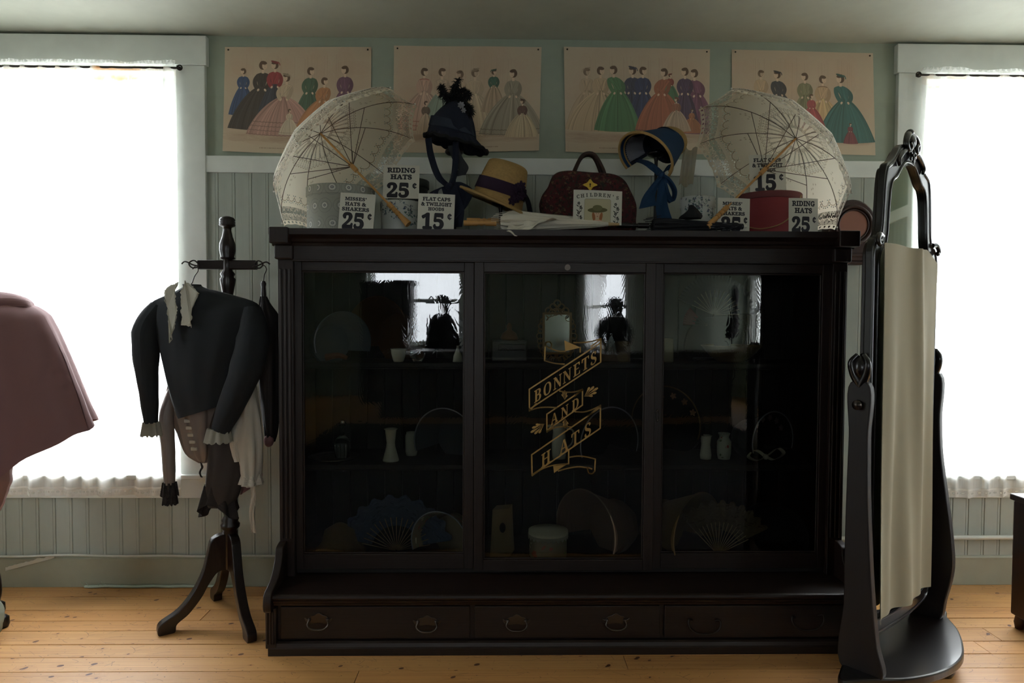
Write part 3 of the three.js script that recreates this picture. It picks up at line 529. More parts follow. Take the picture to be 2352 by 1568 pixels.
/* ---------- on top of the cabinet ---------- */
const TOP = 1.8335;
function ribbon(pts, w, dir = [0, 0, 1], n = 24, thick = 0.0015, wf = null) {
  const c = new THREE.CatmullRomCurve3(pts.map((p) => V(...p))), d = V(...dir).normalize();
  return cloth((u, v) => { const p = c.getPoint(v), k = (u - 0.5) * w * (wf ? wf(v) : 1); return [p.x + d.x * k, p.y + d.y * k, p.z + d.z * k + 0.004 * Math.sin(u * 7 + v * 9)]; }, 6, n, thick);
}
function blossom(x, y, z, r, petals = 6, layers = 2, turn = 0) {
  const out = [];
  for (let l = 0; l < layers; l++) for (let k = 0; k < petals; k++) { const a = (k + l * 0.5) / petals * 6.283 + turn, s = r * (1 - l * 0.38); out.push(new THREE.SphereGeometry(s * 0.55, 8, 6).scale(1, 0.62, 0.34).rotateZ(a).translate(x + Math.cos(a) * s * 0.55, y + Math.sin(a) * s * 0.55, z + l * r * 0.22)); }
  out.push(new THREE.SphereGeometry(r * 0.22, 8, 6).translate(x, y, z + layers * r * 0.14));
  return out;
}
const fabric = (hex, o = {}) => std({ color: hex, roughness: 0.9, bumpMap: weave, bumpScale: 0.0006, ...o });
M.navy = fabric(0x161c2e); M.black = fabric(0x0c0d10); M.blue = fabric(0x16385a); M.cream = fabric(0xd8d2c0); M.white = fabric(0xe2e0d6); M.purple = fabric(0x2c1830); M.greyLace = fabric(0x8a8c94);
M.palewood = std({ color: 0xdcb684, roughness: 0.45, map: woodTex(9, [232, 214, 180], [190, 150, 100], 256, 128, [0.3, 0.15]) });
M.wire = std({ color: 0x5a4636, metalness: 0.6, roughness: 0.5 });
const strawTex = field(256, 256, (u, v) => { const a = Math.sin(u * 402) * Math.sin(v * 402 + Math.sin(u * 402)); const k = 205 + 34 * a + 16 * N3(u * 20, v * 20, 1); return [k, k * 0.94, k * 0.84]; }, [3, 3], true);
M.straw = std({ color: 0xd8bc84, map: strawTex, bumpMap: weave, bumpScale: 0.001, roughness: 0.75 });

// open lace parasols: ten ribs, ten panels
const parasolTex = [paint(512, 1024, (c, w, h) => parasolCloth(c, w, h, false)), paint(512, 1024, (c, w, h) => parasolCloth(c, w, h, true), { srgb: false })];
function parasolCloth(c, w, h, alpha) {                           // v = 1 (canvas top) at the crown, v = 0 at the hem
  const r = rngOf(77), on = alpha ? '#fff' : '#efe6d2', net = alpha ? '#9a9a9a' : '#e4d9c2', cut = alpha ? '#000' : '#d8ccb4', ink = alpha ? '#fff' : '#a08c6c';
  c.fillStyle = on; c.fillRect(0, 0, w, h);
  const band = (y0, y1) => { c.fillStyle = net; c.fillRect(0, y0, w, y1 - y0); for (let i = 0; i < (y1 - y0) * 1.6; i++) { c.fillStyle = r() < 0.55 ? cut : on; c.beginPath(); c.ellipse(r() * w, y0 + r() * (y1 - y0), 3 + r() * 5, 3 + r() * 4, r() * 3, 0, 7); c.fill(); } };
  band(120, 330);
  for (let k = 0; k < 3; k++) { const x = (k + 0.5) * w / 3; c.fillStyle = on; c.beginPath(); c.ellipse(x, 240, 62, 92, 0, 0, 7); c.fill(); c.strokeStyle = ink; c.lineWidth = 4; c.stroke(); }
  for (let k = 0; k <= 6; k++) { const x = k * w / 6; c.fillStyle = on; c.beginPath(); c.arc(x, 345, 44, 0, 7); c.fill(); c.strokeStyle = ink; c.lineWidth = 5; c.stroke(); for (let q = 0; q < 6; q++) { c.fillStyle = cut; c.beginPath(); c.arc(x + 26 * Math.cos(q), 345 + 26 * Math.sin(q), 5, 0, 7); c.fill(); } }
  for (let i = 0; i < 5; i++) { const x = 60 + r() * (w - 120), y = 470 + r() * 150; for (let q = 0; q < 6; q++) { c.strokeStyle = ink; c.lineWidth = 2.5; c.beginPath(); c.moveTo(x, y); c.lineTo(x + 15 * Math.cos(q), y + 15 * Math.sin(q)); c.stroke(); } }
  for (let k = 0; k < 4; k++) { const x = (k + 0.5) * w / 4; c.strokeStyle = ink; c.lineWidth = 7; c.beginPath(); c.arc(x, 700, 64, 0, Math.PI); c.stroke(); for (let q = 0; q < 9; q++) { const a = q / 8 * Math.PI; c.fillStyle = cut; c.beginPath(); c.ellipse(x + 84 * Math.cos(a), 700 + 84 * Math.sin(a), 9, 6, a, 0, 7); c.fill(); } }
  band(830, 985);
  for (let k = 0; k < 8; k++) { const x = (k + 0.5) * w / 8; for (let j = 0; j < 3; j++) { c.fillStyle = cut; c.beginPath(); c.ellipse(x + (j - 1) * 18, 870 + 26 * Math.abs(j - 1), 10, 20, (j - 1) * 0.6, 0, 7); c.fill(); } c.strokeStyle = on; c.lineWidth = 6; c.beginPath(); c.arc(x, 935, 26, Math.PI, 0); c.stroke(); c.fillStyle = cut; c.beginPath(); c.arc(x, 1000, 13, 0, 7); c.fill(); }
  c.fillStyle = on; c.fillRect(0, 985, w, 8);
}
M.parasol = phy({ color: 0xffffff, map: parasolTex[0], alphaMap: parasolTex[1], transparent: true, transmission: 0.45, thickness: 0, roughness: 1, side: THREE.DoubleSide });
function openParasol(label, apex, end, r, h, ph) {
  const A = V(...apex), E2 = V(...end), u = E2.clone().sub(A), len = u.length(); u.normalize();
  const a = u.clone().cross(V(0, 1, 0)).normalize(), b = u.clone().cross(a);
  const o = thing('open_parasol', label, 'parasol', end, 0, 'open lace parasols on the cabinet');
  const at = (s, t, ang) => A.clone().sub(E2).addScaledVector(u, h * t).addScaledVector(a, s * Math.cos(ang)).addScaledVector(b, s * Math.sin(ang));
  const rib = (t, ang) => at(r * Math.sin(t * 1.18) / Math.sin(1.18), (1 - Math.cos(t * 1.18)) / (1 - Math.cos(1.18)), ang);   // t from crown to tip
  const n = 10, st = 2 * Math.PI / n;
  for (let k = 0; k < n; k++) {
    const a0 = ph + k * st;
    part(o, 'canopy_panel', sheet((p, q) => {
      const t = 1 - q, l = rib(Math.max(0.012, t), a0), m = rib(Math.max(0.012, t), a0 + st), sag = 0.055 * t * t * 4 * p * (1 - p);
      const c = l.lerp(m, p), axis = A.clone().sub(E2).addScaledVector(u, c.clone().sub(A.clone().sub(E2)).dot(u));
      c.sub(axis).multiplyScalar(1 - sag * 0.4).add(axis).addScaledVector(u, -0.25 * sag + (t > 0.93 ? (t - 0.93) * 0.25 * (1 - Math.abs(Math.sin(p * 12.57)) * 0.35) : 0));
      return c.toArray();
    }, 14, 24), M.parasol);
    const pts = [0.01, 0.2, 0.4, 0.6, 0.8, 0.99].map((t) => rib(t, a0).addScaledVector(u, 0.004));
    part(o, 'rib', tube(pts, 0.0016, 16, 5), M.wire);
    const j = rib(0.46, a0).addScaledVector(u, 0.006), run = A.clone().sub(E2).addScaledVector(u, h * 1.02 + 0.02);
    part(o, 'stretcher', rod(run.toArray(), j.toArray(), 0.0016, 5), M.wire);
    part(o, 'rib_tip', new THREE.SphereGeometry(0.004, 8, 6).translate(...rib(1.0, a0).toArray()), M.white);
  }
  const P = (t) => A.clone().sub(E2).addScaledVector(u, len * t).toArray();
  part(o, 'shaft', rod(P(-0.05), P(0.8), 0.0055, 10), M.palewood);
  part(o, 'runner', rod(P((h * 1.02) / len), P((h * 1.02 + 0.05) / len), 0.011, 12), M.palewood);
  part(o, 'ferrule', rod(P(-0.05), P(-0.12), 0.007, 10, 0.004), M.palewood);
  const hg = []; for (let k = 0; k < 14; k++) { const t = 0.78 + k * 0.0157; hg.push(rod(P(t), P(t + 0.0157), 0.0125 + (k > 2 && k < 9 && k % 2 ? -0.0025 : 0) + (k > 9 ? 0.001 * (k - 9) : 0), 14)); }
  part(o, 'handle', hg, M.palewood, 'turned pale wood handle');
  return o;
}
openParasol('open white lace parasol leaning on the cabinet above the grey hat box', [-0.851, 2.309, 0.388], [-0.42, 1.868, 0.51], 0.417, 0.211, -1.223);
openParasol('open white lace parasol leaning on the cabinet above the red hat box', [1.395, 2.298, 0.418], [0.943, 1.862, 0.533], 0.422, 0.208, 4.423);

// hat boxes
const cylUV = (g, r) => { const p = g.attributes.position, uv = g.attributes.uv; for (let i = 0; i < p.count; i++) { const rr = Math.hypot(p.getX(i), p.getZ(i)); uv.setXY(i, uv.getX(i) * 6.283 * r / 0.9, rr < r * 0.9 ? 0.01 : p.getY(i) / 0.225); } return g; };
function hatBox(label, x, z, y0, r, h, lid, mat, lidMat = mat, over = 0.004) {
  const o = thing('hat_box', label, 'hat box', [x, y0, z]);
  part(o, 'box_body', cylUV(lathe([[0, 0], [r - 0.002, 0], [r, 0.003], [r, h - lid + 0.004]], 40), r), mat);
  part(o, 'box_lid', cylUV(lathe([[r + 0.0005, h - lid], [r + over, h - lid + 0.001], [r + over, h - 0.004], [r + over - 0.004, h], [0, h + 0.002]], 40), r), lidMat);
  return o;
}
const ringsTex = paint(1024, 256, (c, w, h) => {
  c.fillStyle = '#9a9b90'; c.fillRect(0, 0, w, h); const r = rngOf(3);
  for (let i = 0; i < 13; i++) for (let j = 0; j < 3; j++) {
    const x = i * 80 + (j % 2) * 40, y = 30 + j * 92; c.strokeStyle = css(120, 122, 118, 0.8); c.lineWidth = 2; c.beginPath(); c.arc(x, y, 37, 0, 7); c.stroke();
    for (let k = 0; k < 16; k++) { const a = k / 16 * 6.283; c.strokeStyle = css(92, 96, 100, 0.8); c.beginPath(); c.moveTo(x + 15 * Math.cos(a), y + 15 * Math.sin(a)); c.lineTo(x + 23 * Math.cos(a), y + 23 * Math.sin(a)); c.stroke(); }
    c.fillStyle = css(206, 206, 198, 0.9); c.beginPath(); c.arc(x, y, 15, 0, 7); c.fill(); c.fillStyle = css(100, 104, 108); c.beginPath(); c.arc(x, y, 7, 0, 7); c.fill(); c.fillStyle = css(200, 200, 192); c.beginPath(); c.arc(x, y, 3, 0, 7); c.fill();
  }
});
const toileTex = paint(1024, 256, (c, w, h) => {
  c.fillStyle = '#bcc1bb'; c.fillRect(0, 0, w, h); const r = rngOf(8);
  for (let i = 0; i < 60; i++) {
    const x = r() * w, y = r() * h, s = 0.7 + r();
    c.strokeStyle = css(58, 74, 84, 0.85); c.lineWidth = 1.6; c.beginPath(); c.moveTo(x, y); c.bezierCurveTo(x + 16 * s, y - 20, x + 20 * s, y - 40, x + (r() - 0.5) * 60, y - 50); c.stroke();
    for (let k = 0; k < 11; k++) { c.fillStyle = css(50 + 40 * r(), 66 + 40 * r(), 78 + 30 * r(), 0.8); c.beginPath(); c.ellipse(x + (r() - 0.5) * 42 * s, y - 18 + (r() - 0.5) * 44 * s, 3 + 5 * r(), 2 + 3 * r(), r() * 6, 0, 7); c.fill(); }
  }
});
M.ringsBox = std({ map: ringsTex, roughness: 0.7 }); M.toile = std({ map: toileTex, roughness: 0.6 });
M.redBox = std({ color: 0x8a3234, roughness: 0.75, bumpMap: weave, bumpScale: 0.001 }); M.redLid = std({ color: 0x6a3030, roughness: 0.7 }); M.darkBox = std({ color: 0x2a302c, roughness: 0.6 });
hatBox('large round grey hat box printed with ringed medallions', -0.76, 0.37, TOP, 0.155, 0.218, 0.045, M.ringsBox);
hatBox('round blue and white toile hat box under the left riding hats card', -0.475, 0.36, TOP, 0.094, 0.158, 0.042, M.toile);
hatBox('dark green hat box almost hidden behind the left riding hats card', -0.47, 0.16, TOP, 0.1, 0.3, 0.04, M.darkBox, M.darkBox, 0.008);
hatBox('small round toile hat box beside the blue bonnet', 0.948, 0.36, TOP, 0.08, 0.19, 0.05, M.toile);
const redBox = hatBox('round red hat box with a cord, under the open parasol', 1.295, 0.35, TOP, 0.142, 0.206, 0.03, M.redBox, M.redLid, 0.01);
part(redBox, 'cord', tube([[-0.14, 0.05, 0.06], [-0.08, 0.03, 0.125], [0, 0.05, 0.152], [0.07, 0.11, 0.14], [0.11, 0.19, 0.11]], 0.0025, 30, 6), M.straw);

// price cards
function slabText(c, t, x, y, w, hgt, weight = 3) {               // heavy slab lettering fitted to a width and a cap height
  c.save(); c.font = 'bold 100px serif'; const m = c.measureText(t).width; c.translate(x, y); c.scale(w / m, hgt / 72); c.textAlign = 'center'; c.textBaseline = 'alphabetic';
  for (const dy of [-weight, 0, weight]) c.fillText(t, 0, dy); c.lineWidth = weight; c.lineJoin = 'miter'; c.strokeText(t, 0, 0); c.restore();
}
const cardTex = (lines) => paint(384, 400, (c, w, h) => {
  c.fillStyle = '#cfcdc0'; c.fillRect(0, 0, w, h); const r = rngOf(lines.length * 7); for (let i = 0; i < 200; i++) { c.fillStyle = css(150, 140, 110, 0.05); c.fillRect(r() * w, r() * h, 3 + r() * 8, 2 + r() * 4); }
  c.fillStyle = c.strokeStyle = '#23222a';
  for (const [t, x, y, tw, th, wt] of lines) slabText(c, t, x * w, y * h, tw * w, th * h, wt);
}, { wrap: false });
const price = (n) => [[n, 0.42, 0.95, 0.64, 0.4, 5], ['¢', 0.87, 0.7, 0.13, 0.17, 3]];
const cardArt = {
  misses: cardTex([["MISSES'", 0.45, 0.2, 0.62, 0.085, 5], ['HATS &', 0.45, 0.34, 0.6, 0.09, 5], ['SHAKERS', 0.46, 0.48, 0.78, 0.09, 5], ...price('25')]),
  riding: cardTex([['RIDING', 0.5, 0.22, 0.78, 0.13, 5], ['HATS', 0.5, 0.42, 0.6, 0.13, 5], ...price('25')]),
  flat: cardTex([['FLAT CAPS', 0.5, 0.19, 0.76, 0.09, 5], ['& TWILIGHT', 0.5, 0.33, 0.84, 0.09, 5], ['HOODS', 0.5, 0.46, 0.44, 0.08, 5], ...price('15')]),
  children: paint(512, 320, (c, w, h) => {
    c.fillStyle = '#cfcdc0'; c.fillRect(0, 0, w, h); c.fillStyle = '#5a5a52'; c.strokeStyle = '#5a5a52';
    "CHILDREN'S".split('').forEach((ch, i) => { const k = (i - 4.5) / 4.5; c.save(); c.translate(w / 2 + k * 205, 58 + 22 * k * k); c.rotate(k * 0.16); c.font = 'bold 46px serif'; c.textAlign = 'center'; c.scale(1.1, 1); c.fillText(ch, 0, 0); c.lineWidth = 2; c.strokeText(ch, 0, 0); c.restore(); });
    c.fillStyle = '#b9b290'; c.strokeStyle = '#4a4a40'; c.lineWidth = 2; c.beginPath(); c.roundRect(118, 82, 276, 240, 18); c.fill(); c.stroke();
    c.fillStyle = '#c9a98c'; c.beginPath(); c.ellipse(256, 225, 34, 40, 0, 0, 7); c.fill(); c.fillStyle = '#9c6238'; for (const s of [-1, 1]) { c.beginPath(); c.ellipse(256 + s * 38, 250, 16, 44, s * 0.2, 0, 7); c.fill(); }
    c.fillStyle = '#d0a890'; c.beginPath(); c.ellipse(262, 310, 60, 36, 0, 0, 7); c.fill(); c.fillStyle = '#a04a44'; for (let i = 0; i < 6; i++) { c.beginPath(); c.arc(300 + i * 9, 296 + (i % 2) * 8, 7, 0, 7); c.fill(); }
    c.fillStyle = '#5c5a34'; c.beginPath(); c.ellipse(256, 186, 104, 24, -0.04, 0, 7); c.fill(); c.fillStyle = '#6e6a44'; c.beginPath(); c.ellipse(256, 166, 52, 28, 0, 0, 7); c.fill();
    c.fillStyle = '#5a3a2c'; c.fillRect(242, 216, 8, 4); c.fillRect(264, 216, 8, 4); c.fillRect(250, 244, 14, 4);
    for (const x of [62, 450]) { c.strokeStyle = c.fillStyle = '#3c3c36'; c.lineWidth = 3; c.beginPath(); c.moveTo(x, 310); c.bezierCurveTo(x - 18, 250, x + 18, 190, x, 130); c.stroke(); for (let k = 0; k < 4; k++) { const y = 126 + k * 46, xx = x + (k % 2 ? 22 : -4); for (let q = 0; q < 5; q++) { c.beginPath(); c.arc(xx + 9 * Math.cos(q * 1.257), y + 9 * Math.sin(q * 1.257), 6, 0, 7); c.fill(); } c.beginPath(); c.ellipse(x - 16, y + 24, 14, 5, 0.6, 0, 7); c.fill(); c.beginPath(); c.ellipse(x + 16, y + 30, 14, 5, -0.6, 0, 7); c.fill(); } }
  }, { wrap: false }),
};
function card(label, art, x, y0, z, w, h, roll = 0, lean = 0.12, turn = 0, bow = 0.004) {
  const m = solo('price_card', label, 'price card', cloth((u, v) => [(u - 0.5) * w, v * h, bow * (4 * u * (1 - u) - 1) * v], 8, 8, 0.0012), std({ map: cardArt[art], roughness: 0.7 }));
  m.position.set(x, y0, z); m.rotation.set(-lean, turn, roll); return m;
}
card("price card reading MISSES' HATS & SHAKERS leaning on the grey hat box", 'misses', -0.652, TOP + 0.001, 0.553, 0.158, 0.167, -0.06, 0.06);
card('price card reading RIDING HATS standing on the toile hat box', 'riding', -0.465, TOP + 0.164, 0.44, 0.168, 0.156, -0.015, 0.05);
card('price card reading FLAT CAPS & TWILIGHT HOODS on the cabinet, left of the straw hat', 'flat', -0.292, TOP + 0.001, 0.57, 0.164, 0.164, -0.035, 0.05);
card("price card reading CHILDREN'S with a hatted child, before the carpet bag", 'children', 0.437, TOP + 0.035, 0.55, 0.221, 0.155, -0.03, 0.06);
card("price card reading MISSES' HATS & SHAKERS behind the parasol handle on the right", 'misses', 1.07, TOP + 0.001, 0.515, 0.148, 0.165, -0.03, 0.05);
card('price card reading FLAT CAPS & TWILIGHT HOODS standing on the red hat box', 'flat', 1.262, TOP + 0.21, 0.43, 0.172, 0.176, 0.03, 0.05);
card('price card reading RIDING HATS leaning on the red hat box', 'riding', 1.376, TOP + 0.001, 0.555, 0.134, 0.16, -0.02, 0.06);

// hat stands
function hatStand(label, x, z, h) {
  const o = thing('hat_stand', label, 'hat stand', [x, TOP, z]);
  part(o, 'foot', lathe([[0, 0], [0.05, 0], [0.052, 0.006], [0.03, 0.014], [0.013, 0.022], [0.01, 0.03]], 24), M.ebony);
  part(o, 'pole', lathe([[0.009, 0.028], [0.013, 0.06], [0.009, 0.09], [0.008, h - 0.04], [0.012, h - 0.02], [0.008, h]], 16), M.ebony);
  part(o, 'head_rest', new THREE.SphereGeometry(0.045, 16, 10).scale(1, 0.45, 1).translate(0, h, 0), M.ebony);
  return o;
}
hatStand('dark turned stand under the black feathered bonnet', -0.222, 0.36, 0.4);
hatStand('dark turned stand under the straw hat', 0.0, 0.36, 0.16);
hatStand('dark turned stand under the blue bonnet', 0.745, 0.36, 0.4);

// black bonnet with ostrich feathers
{
  const o = thing('feathered_bonnet', 'black and navy bonnet with a black ostrich plume and hanging ribbons', 'bonnet', [-0.225, TOP, 0.37]);
  const f = (a, t) => 0.04 * Math.sin(a * 9 + t * 4) * (1 - t) + 0.03 * Math.sin(a * 4);
  part(o, 'crown', loft([[-0.012, 0.4, 0, 0.115, 0.1], [-0.008, 0.44, 0, 0.108, 0.1], [-0.004, 0.485, 0, 0.094, 0.09], [0.006, 0.53, 0, 0.068, 0.07], [0.012, 0.56, 0, 0.04, 0.04], [0.012, 0.572, 0, 0.012, 0.012]], 36, f), M.navy);
  part(o, 'brim', cloth((u, v) => { const a = u * 6.283, r = lerp(0.1, 0.13 + 0.035 * Math.max(0, Math.cos(a)) + 0.004 * Math.sin(a * 26), v); return [Math.cos(a) * r - 0.006, 0.425 - v * (0.055 + 0.02 * Math.cos(a)) - 0.018 * Math.cos(a), Math.sin(a) * r * 0.85]; }, 90, 8, 0.004), M.navy);
  part(o, 'brim_trim', tube(Array.from({ length: 40 }, (_, i) => { const a = i / 40 * 6.283, r = 0.132 + 0.035 * Math.max(0, Math.cos(a)); return V(Math.cos(a) * r - 0.006, 0.37 - 0.038 * Math.cos(a) + 0.004 * Math.sin(i * 2.4), Math.sin(a) * r * 0.85); }), 0.008, 120, 6, true), M.black);
  part(o, 'hat_band', cloth((u, v) => { const a = u * 6.283, r = 0.108 - v * 0.012; return [Math.cos(a) * r - 0.008, 0.43 + v * 0.045 + 0.03 * Math.cos(a + 2.6), Math.sin(a) * r * 0.97]; }, 50, 3, 0.003), fabric(0x2a3242));
  const rr = rngOf(14);
  for (const [x0, y0, x1, y1, x2, y2, z] of [[0, 0.55, -0.01, 0.6, 0.028, 0.665, 0.02], [-0.01, 0.55, -0.05, 0.59, -0.055, 0.63, 0.03], [0.02, 0.55, 0.06, 0.57, 0.075, 0.6, 0.03], [0.03, 0.54, 0.085, 0.53, 0.082, 0.49, 0.05], [0, 0.56, 0.02, 0.61, 0.05, 0.63, -0.02]]) {
    const c = new THREE.QuadraticBezierCurve3(V(x0, y0, z), V(x1, y1, z + 0.02), V(x2, y2, z)), g = [tube([c.getPoint(0), c.getPoint(0.5), c.getPoint(1)], 0.004, 8, 5)];
    for (let i = 0; i < 260; i++) { const t = rr(), p = c.getPoint(t), a = rr() * 6.283, l = (0.024 + 0.022 * rr()) * (1 - 0.4 * t), d = V(Math.cos(a), Math.sin(a) * 0.9 + 0.2, rr() - 0.5).normalize().multiplyScalar(l); g.push(tube([p, p.clone().addScaledVector(d, 0.55).add(V(0, 0.003, 0)), p.clone().add(d).add(V(0, -0.005, 0))], (s) => 0.003 * (1.12 - s), 3, 3)); }
    part(o, 'feather', g, M.black);
  }
  part(o, 'flower', blossom(0.04, 0.53, 0.075, 0.016, 7, 3).concat(blossom(0.052, 0.505, 0.078, 0.012, 6, 2)), M.greyLace, 'small grey cloth flower');
  part(o, 'ribbon', ribbon([[-0.115, 0.45, 0.04], [-0.1, 0.36, 0.06], [-0.06, 0.26, 0.07], [-0.018, 0.22, 0.07]], 0.032, [1, 0.2, 0.3]), M.navy);
  part(o, 'ribbon', ribbon([[0.016, 0.43, 0.06], [0.014, 0.34, 0.07], [0.006, 0.26, 0.075], [-0.012, 0.22, 0.07]], 0.03, [1, 0, 0.3]), M.navy);
  part(o, 'lace_fall', ribbon([[0.0, 0.42, 0.03], [0.02, 0.36, 0.05], [0.05, 0.31, 0.05], [0.036, 0.275, 0.05]], 0.05, [1, 0.1, 0.2]), fabric(0x3a3c40));
  part(o, 'bow', [ribbon([[-0.015, 0.22, 0.07], [-0.05, 0.215, 0.075], [-0.088, 0.19, 0.075], [-0.07, 0.11, 0.06], [-0.05, 0.02, 0.06]], 0.05, [1, 0.3, 0.2]), ribbon([[-0.015, 0.22, 0.07], [0.02, 0.215, 0.08], [0.07, 0.18, 0.08], [0.05, 0.12, 0.075], [0.012, 0.07, 0.075]], 0.07, [0.8, 0.6, 0.2]), ribbon([[-0.015, 0.22, 0.072], [0.0, 0.17, 0.085], [0.02, 0.11, 0.08], [0.01, 0.03, 0.07]], 0.075, [1, 0.1, 0.2]), new THREE.SphereGeometry(0.017, 12, 8).translate(-0.015, 0.22, 0.078)], M.navy);
  for (const k of o.children) if (!/ribbon|bow|fall/.test(k.name)) k.position.y = 0.065;
}
// straw hat
{
  const o = thing('straw_hat', 'wide-brimmed straw hat with a purple band and flowers', 'hat', [-0.02, TOP + 0.15, 0.37]); o.scale.setScalar(1.13);
  o.rotation.set(0.1, 0, -0.3);
  part(o, 'crown', loft([[0, 0.004, 0, 0.112, 0.1], [0, 0.03, 0, 0.108, 0.098], [0, 0.09, 0, 0.1, 0.09], [0, 0.15, 0, 0.089, 0.08], [0, 0.172, 0, 0.08, 0.07], [0.004, 0.182, 0, 0.05, 0.042], [0.004, 0.178, 0, 0.01, 0.01]], 44), M.straw);
  part(o, 'brim', cloth((u, v) => { const a = u * 6.283, r = lerp(0.098, 0.172, v); return [Math.cos(a) * r * 1.03, 0.008 + 0.03 * v * v * (0.35 - Math.cos(a) * 0.6) - 0.012 * v, Math.sin(a) * r * 0.92]; }, 72, 10, 0.004), M.straw);
  part(o, 'brim_edge', tube(Array.from({ length: 48 }, (_, i) => { const a = i / 48 * 6.283; return V(Math.cos(a) * 0.177, -0.006 + 0.03 * (0.35 - Math.cos(a) * 0.6), Math.sin(a) * 0.158); }), 0.006, 96, 6, true), M.straw);
  part(o, 'hat_band', loft([[0, 0.045, 0, 0.11, 0.1], [0, 0.07, 0, 0.107, 0.097], [0, 0.095, 0, 0.104, 0.094]], 44, null, false), M.purple);
  for (let k = 0; k < 5; k++) part(o, 'flower', blossom(0.06 + 0.016 * (k % 3), 0.03 + 0.017 * k, 0.088 - 0.006 * (k % 2), 0.019, 6, 2, k), M.purple);
  part(o, 'ribbon_tail', ribbon([[0.085, 0.08, 0.075], [0.12, 0.05, 0.07], [0.15, 0.0, 0.06], [0.178, -0.04, 0.05]], 0.05, [0.3, 0.1, 0.9]), M.navy);
}
// two furled white parasols lying along the cabinet
function furled(label, x, y, z, len, mats, turn, r0 = 0.04, lace = true) {
  const o = thing('furled_parasol', label, 'parasol', [x, y, z], turn, 'furled parasols lying on the cabinet');
  const hg = []; for (let k = 0; k < 12; k++) hg.push(rod([k * 0.0122, 0, 0], [(k + 1) * 0.0122, 0, 0], k > 3 && k < 9 && k % 2 ? 0.0095 : 0.0125, 12)); 
  part(o, 'handle', hg, mats.wood); part(o, 'shaft', rod([0.145, 0, 0], [0.26, 0, 0], 0.004), mats.wood);
  const body = loft([[0, 0.165, 0, 0.03, r0 * 1.1], [0, 0.21, 0, r0, r0 * 1.05], [0, 0.3, 0, r0 * 0.85, r0 * 0.85], [0, 0.45, 0, r0 * 0.6, r0 * 0.6], [0, 0.58, 0, r0 * 0.4, r0 * 0.4], [0, len - 0.05, 0, 0.01, 0.01]], 48, (a, t) => (0.2 * Math.sin(a * 10 + t * 5) + 0.1 * Math.sin(a * 17)) * (1 - t * 0.7)).rotateZ(-Math.PI / 2).scale(1, 0.85, 1);
  part(o, 'furled_canopy', body, mats.cloth);
  const rr = rngOf(Math.round(len * 1000) + (lace ? 1 : 7)), frill = [];
  for (let k = 0; k < 9; k++) { const yy = (k - 4) * 0.008; frill.push(rod([0.12 + 0.02 * rr(), yy, 0.02 * (rr() - 0.3)], [0.2, yy * 1.4, 0.01], 0.0018, 5)); }
  part(o, 'rib_ends', frill, mats.cloth); part(o, 'ferrule', rod([len - 0.06, 0, 0], [len, 0, 0], 0.009, 12, 0.006), mats.tip);
  return o;
}
const laceWhite = { wood: M.palewood, cloth: phy({ color: 0xd8d2c2, roughness: 1, bumpMap: crumple, bumpScale: 0.006 }), tip: std({ color: 0xb89c70, roughness: 0.5 }) };
furled('furled white parasol lying behind the other, handle beside the straw hat', -0.155, TOP + 0.058, 0.48, 0.71, laceWhite, 0.02, 0.05);
const fp = furled('furled white parasol in front with a lace corner hanging over the edge', -0.165, TOP + 0.034, 0.57, 0.7, laceWhite, 0.01, 0.046);
part(fp, 'lace_corner', cloth((u, v) => [0.21 + u * 0.22 - (1 - v) * 0.02, 0.012 - (1 - v) * (0.075 * Math.max(0, 1 - Math.abs(u - 0.18) * 1.5)) + 0.004 * Math.sin(u * 22), 0.034 + (1 - v) * 0.032 + 0.004 * Math.sin(u * 16 + v * 3)], 24, 10, 0.0015), laceWhite.cloth);
const blackLaceTex = paint(256, 256, (c) => { c.fillStyle = '#15161c'; c.fillRect(0, 0, 256, 256); const r = rngOf(6); for (let i = 0; i < 130; i++) { c.fillStyle = css(170, 172, 176, 0.55); const x = r() * 256, y = r() * 110; c.beginPath(); c.ellipse(x, y, 1 + r() * 4, 1 + r() * 3, r() * 3, 0, 7); c.fill(); } });
furled('furled black lace parasol lying below the blue bonnet', 0.53, TOP + 0.034, 0.53, 0.6, { wood: M.ebony, cloth: std({ map: blackLaceTex, roughness: 0.8 }), tip: M.white }, 0.02, 0.036, false);
solo('black_gloves', 'folded black gloves on the black parasol by the small toile hat box', 'gloves', [loft([[0, 0, 0, 0.06, 0.05], [0.004, 0.02, 0, 0.055, 0.045], [0.01, 0.045, 0, 0.03, 0.03], [0.0, 0.075, 0, 0.012, 0.015]], 20, (a, t) => 0.15 * Math.sin(a * 5 + t * 4)).scale(0.8, 0.8, 0.8).translate(0.868, TOP + 0.067, 0.53)], M.black);
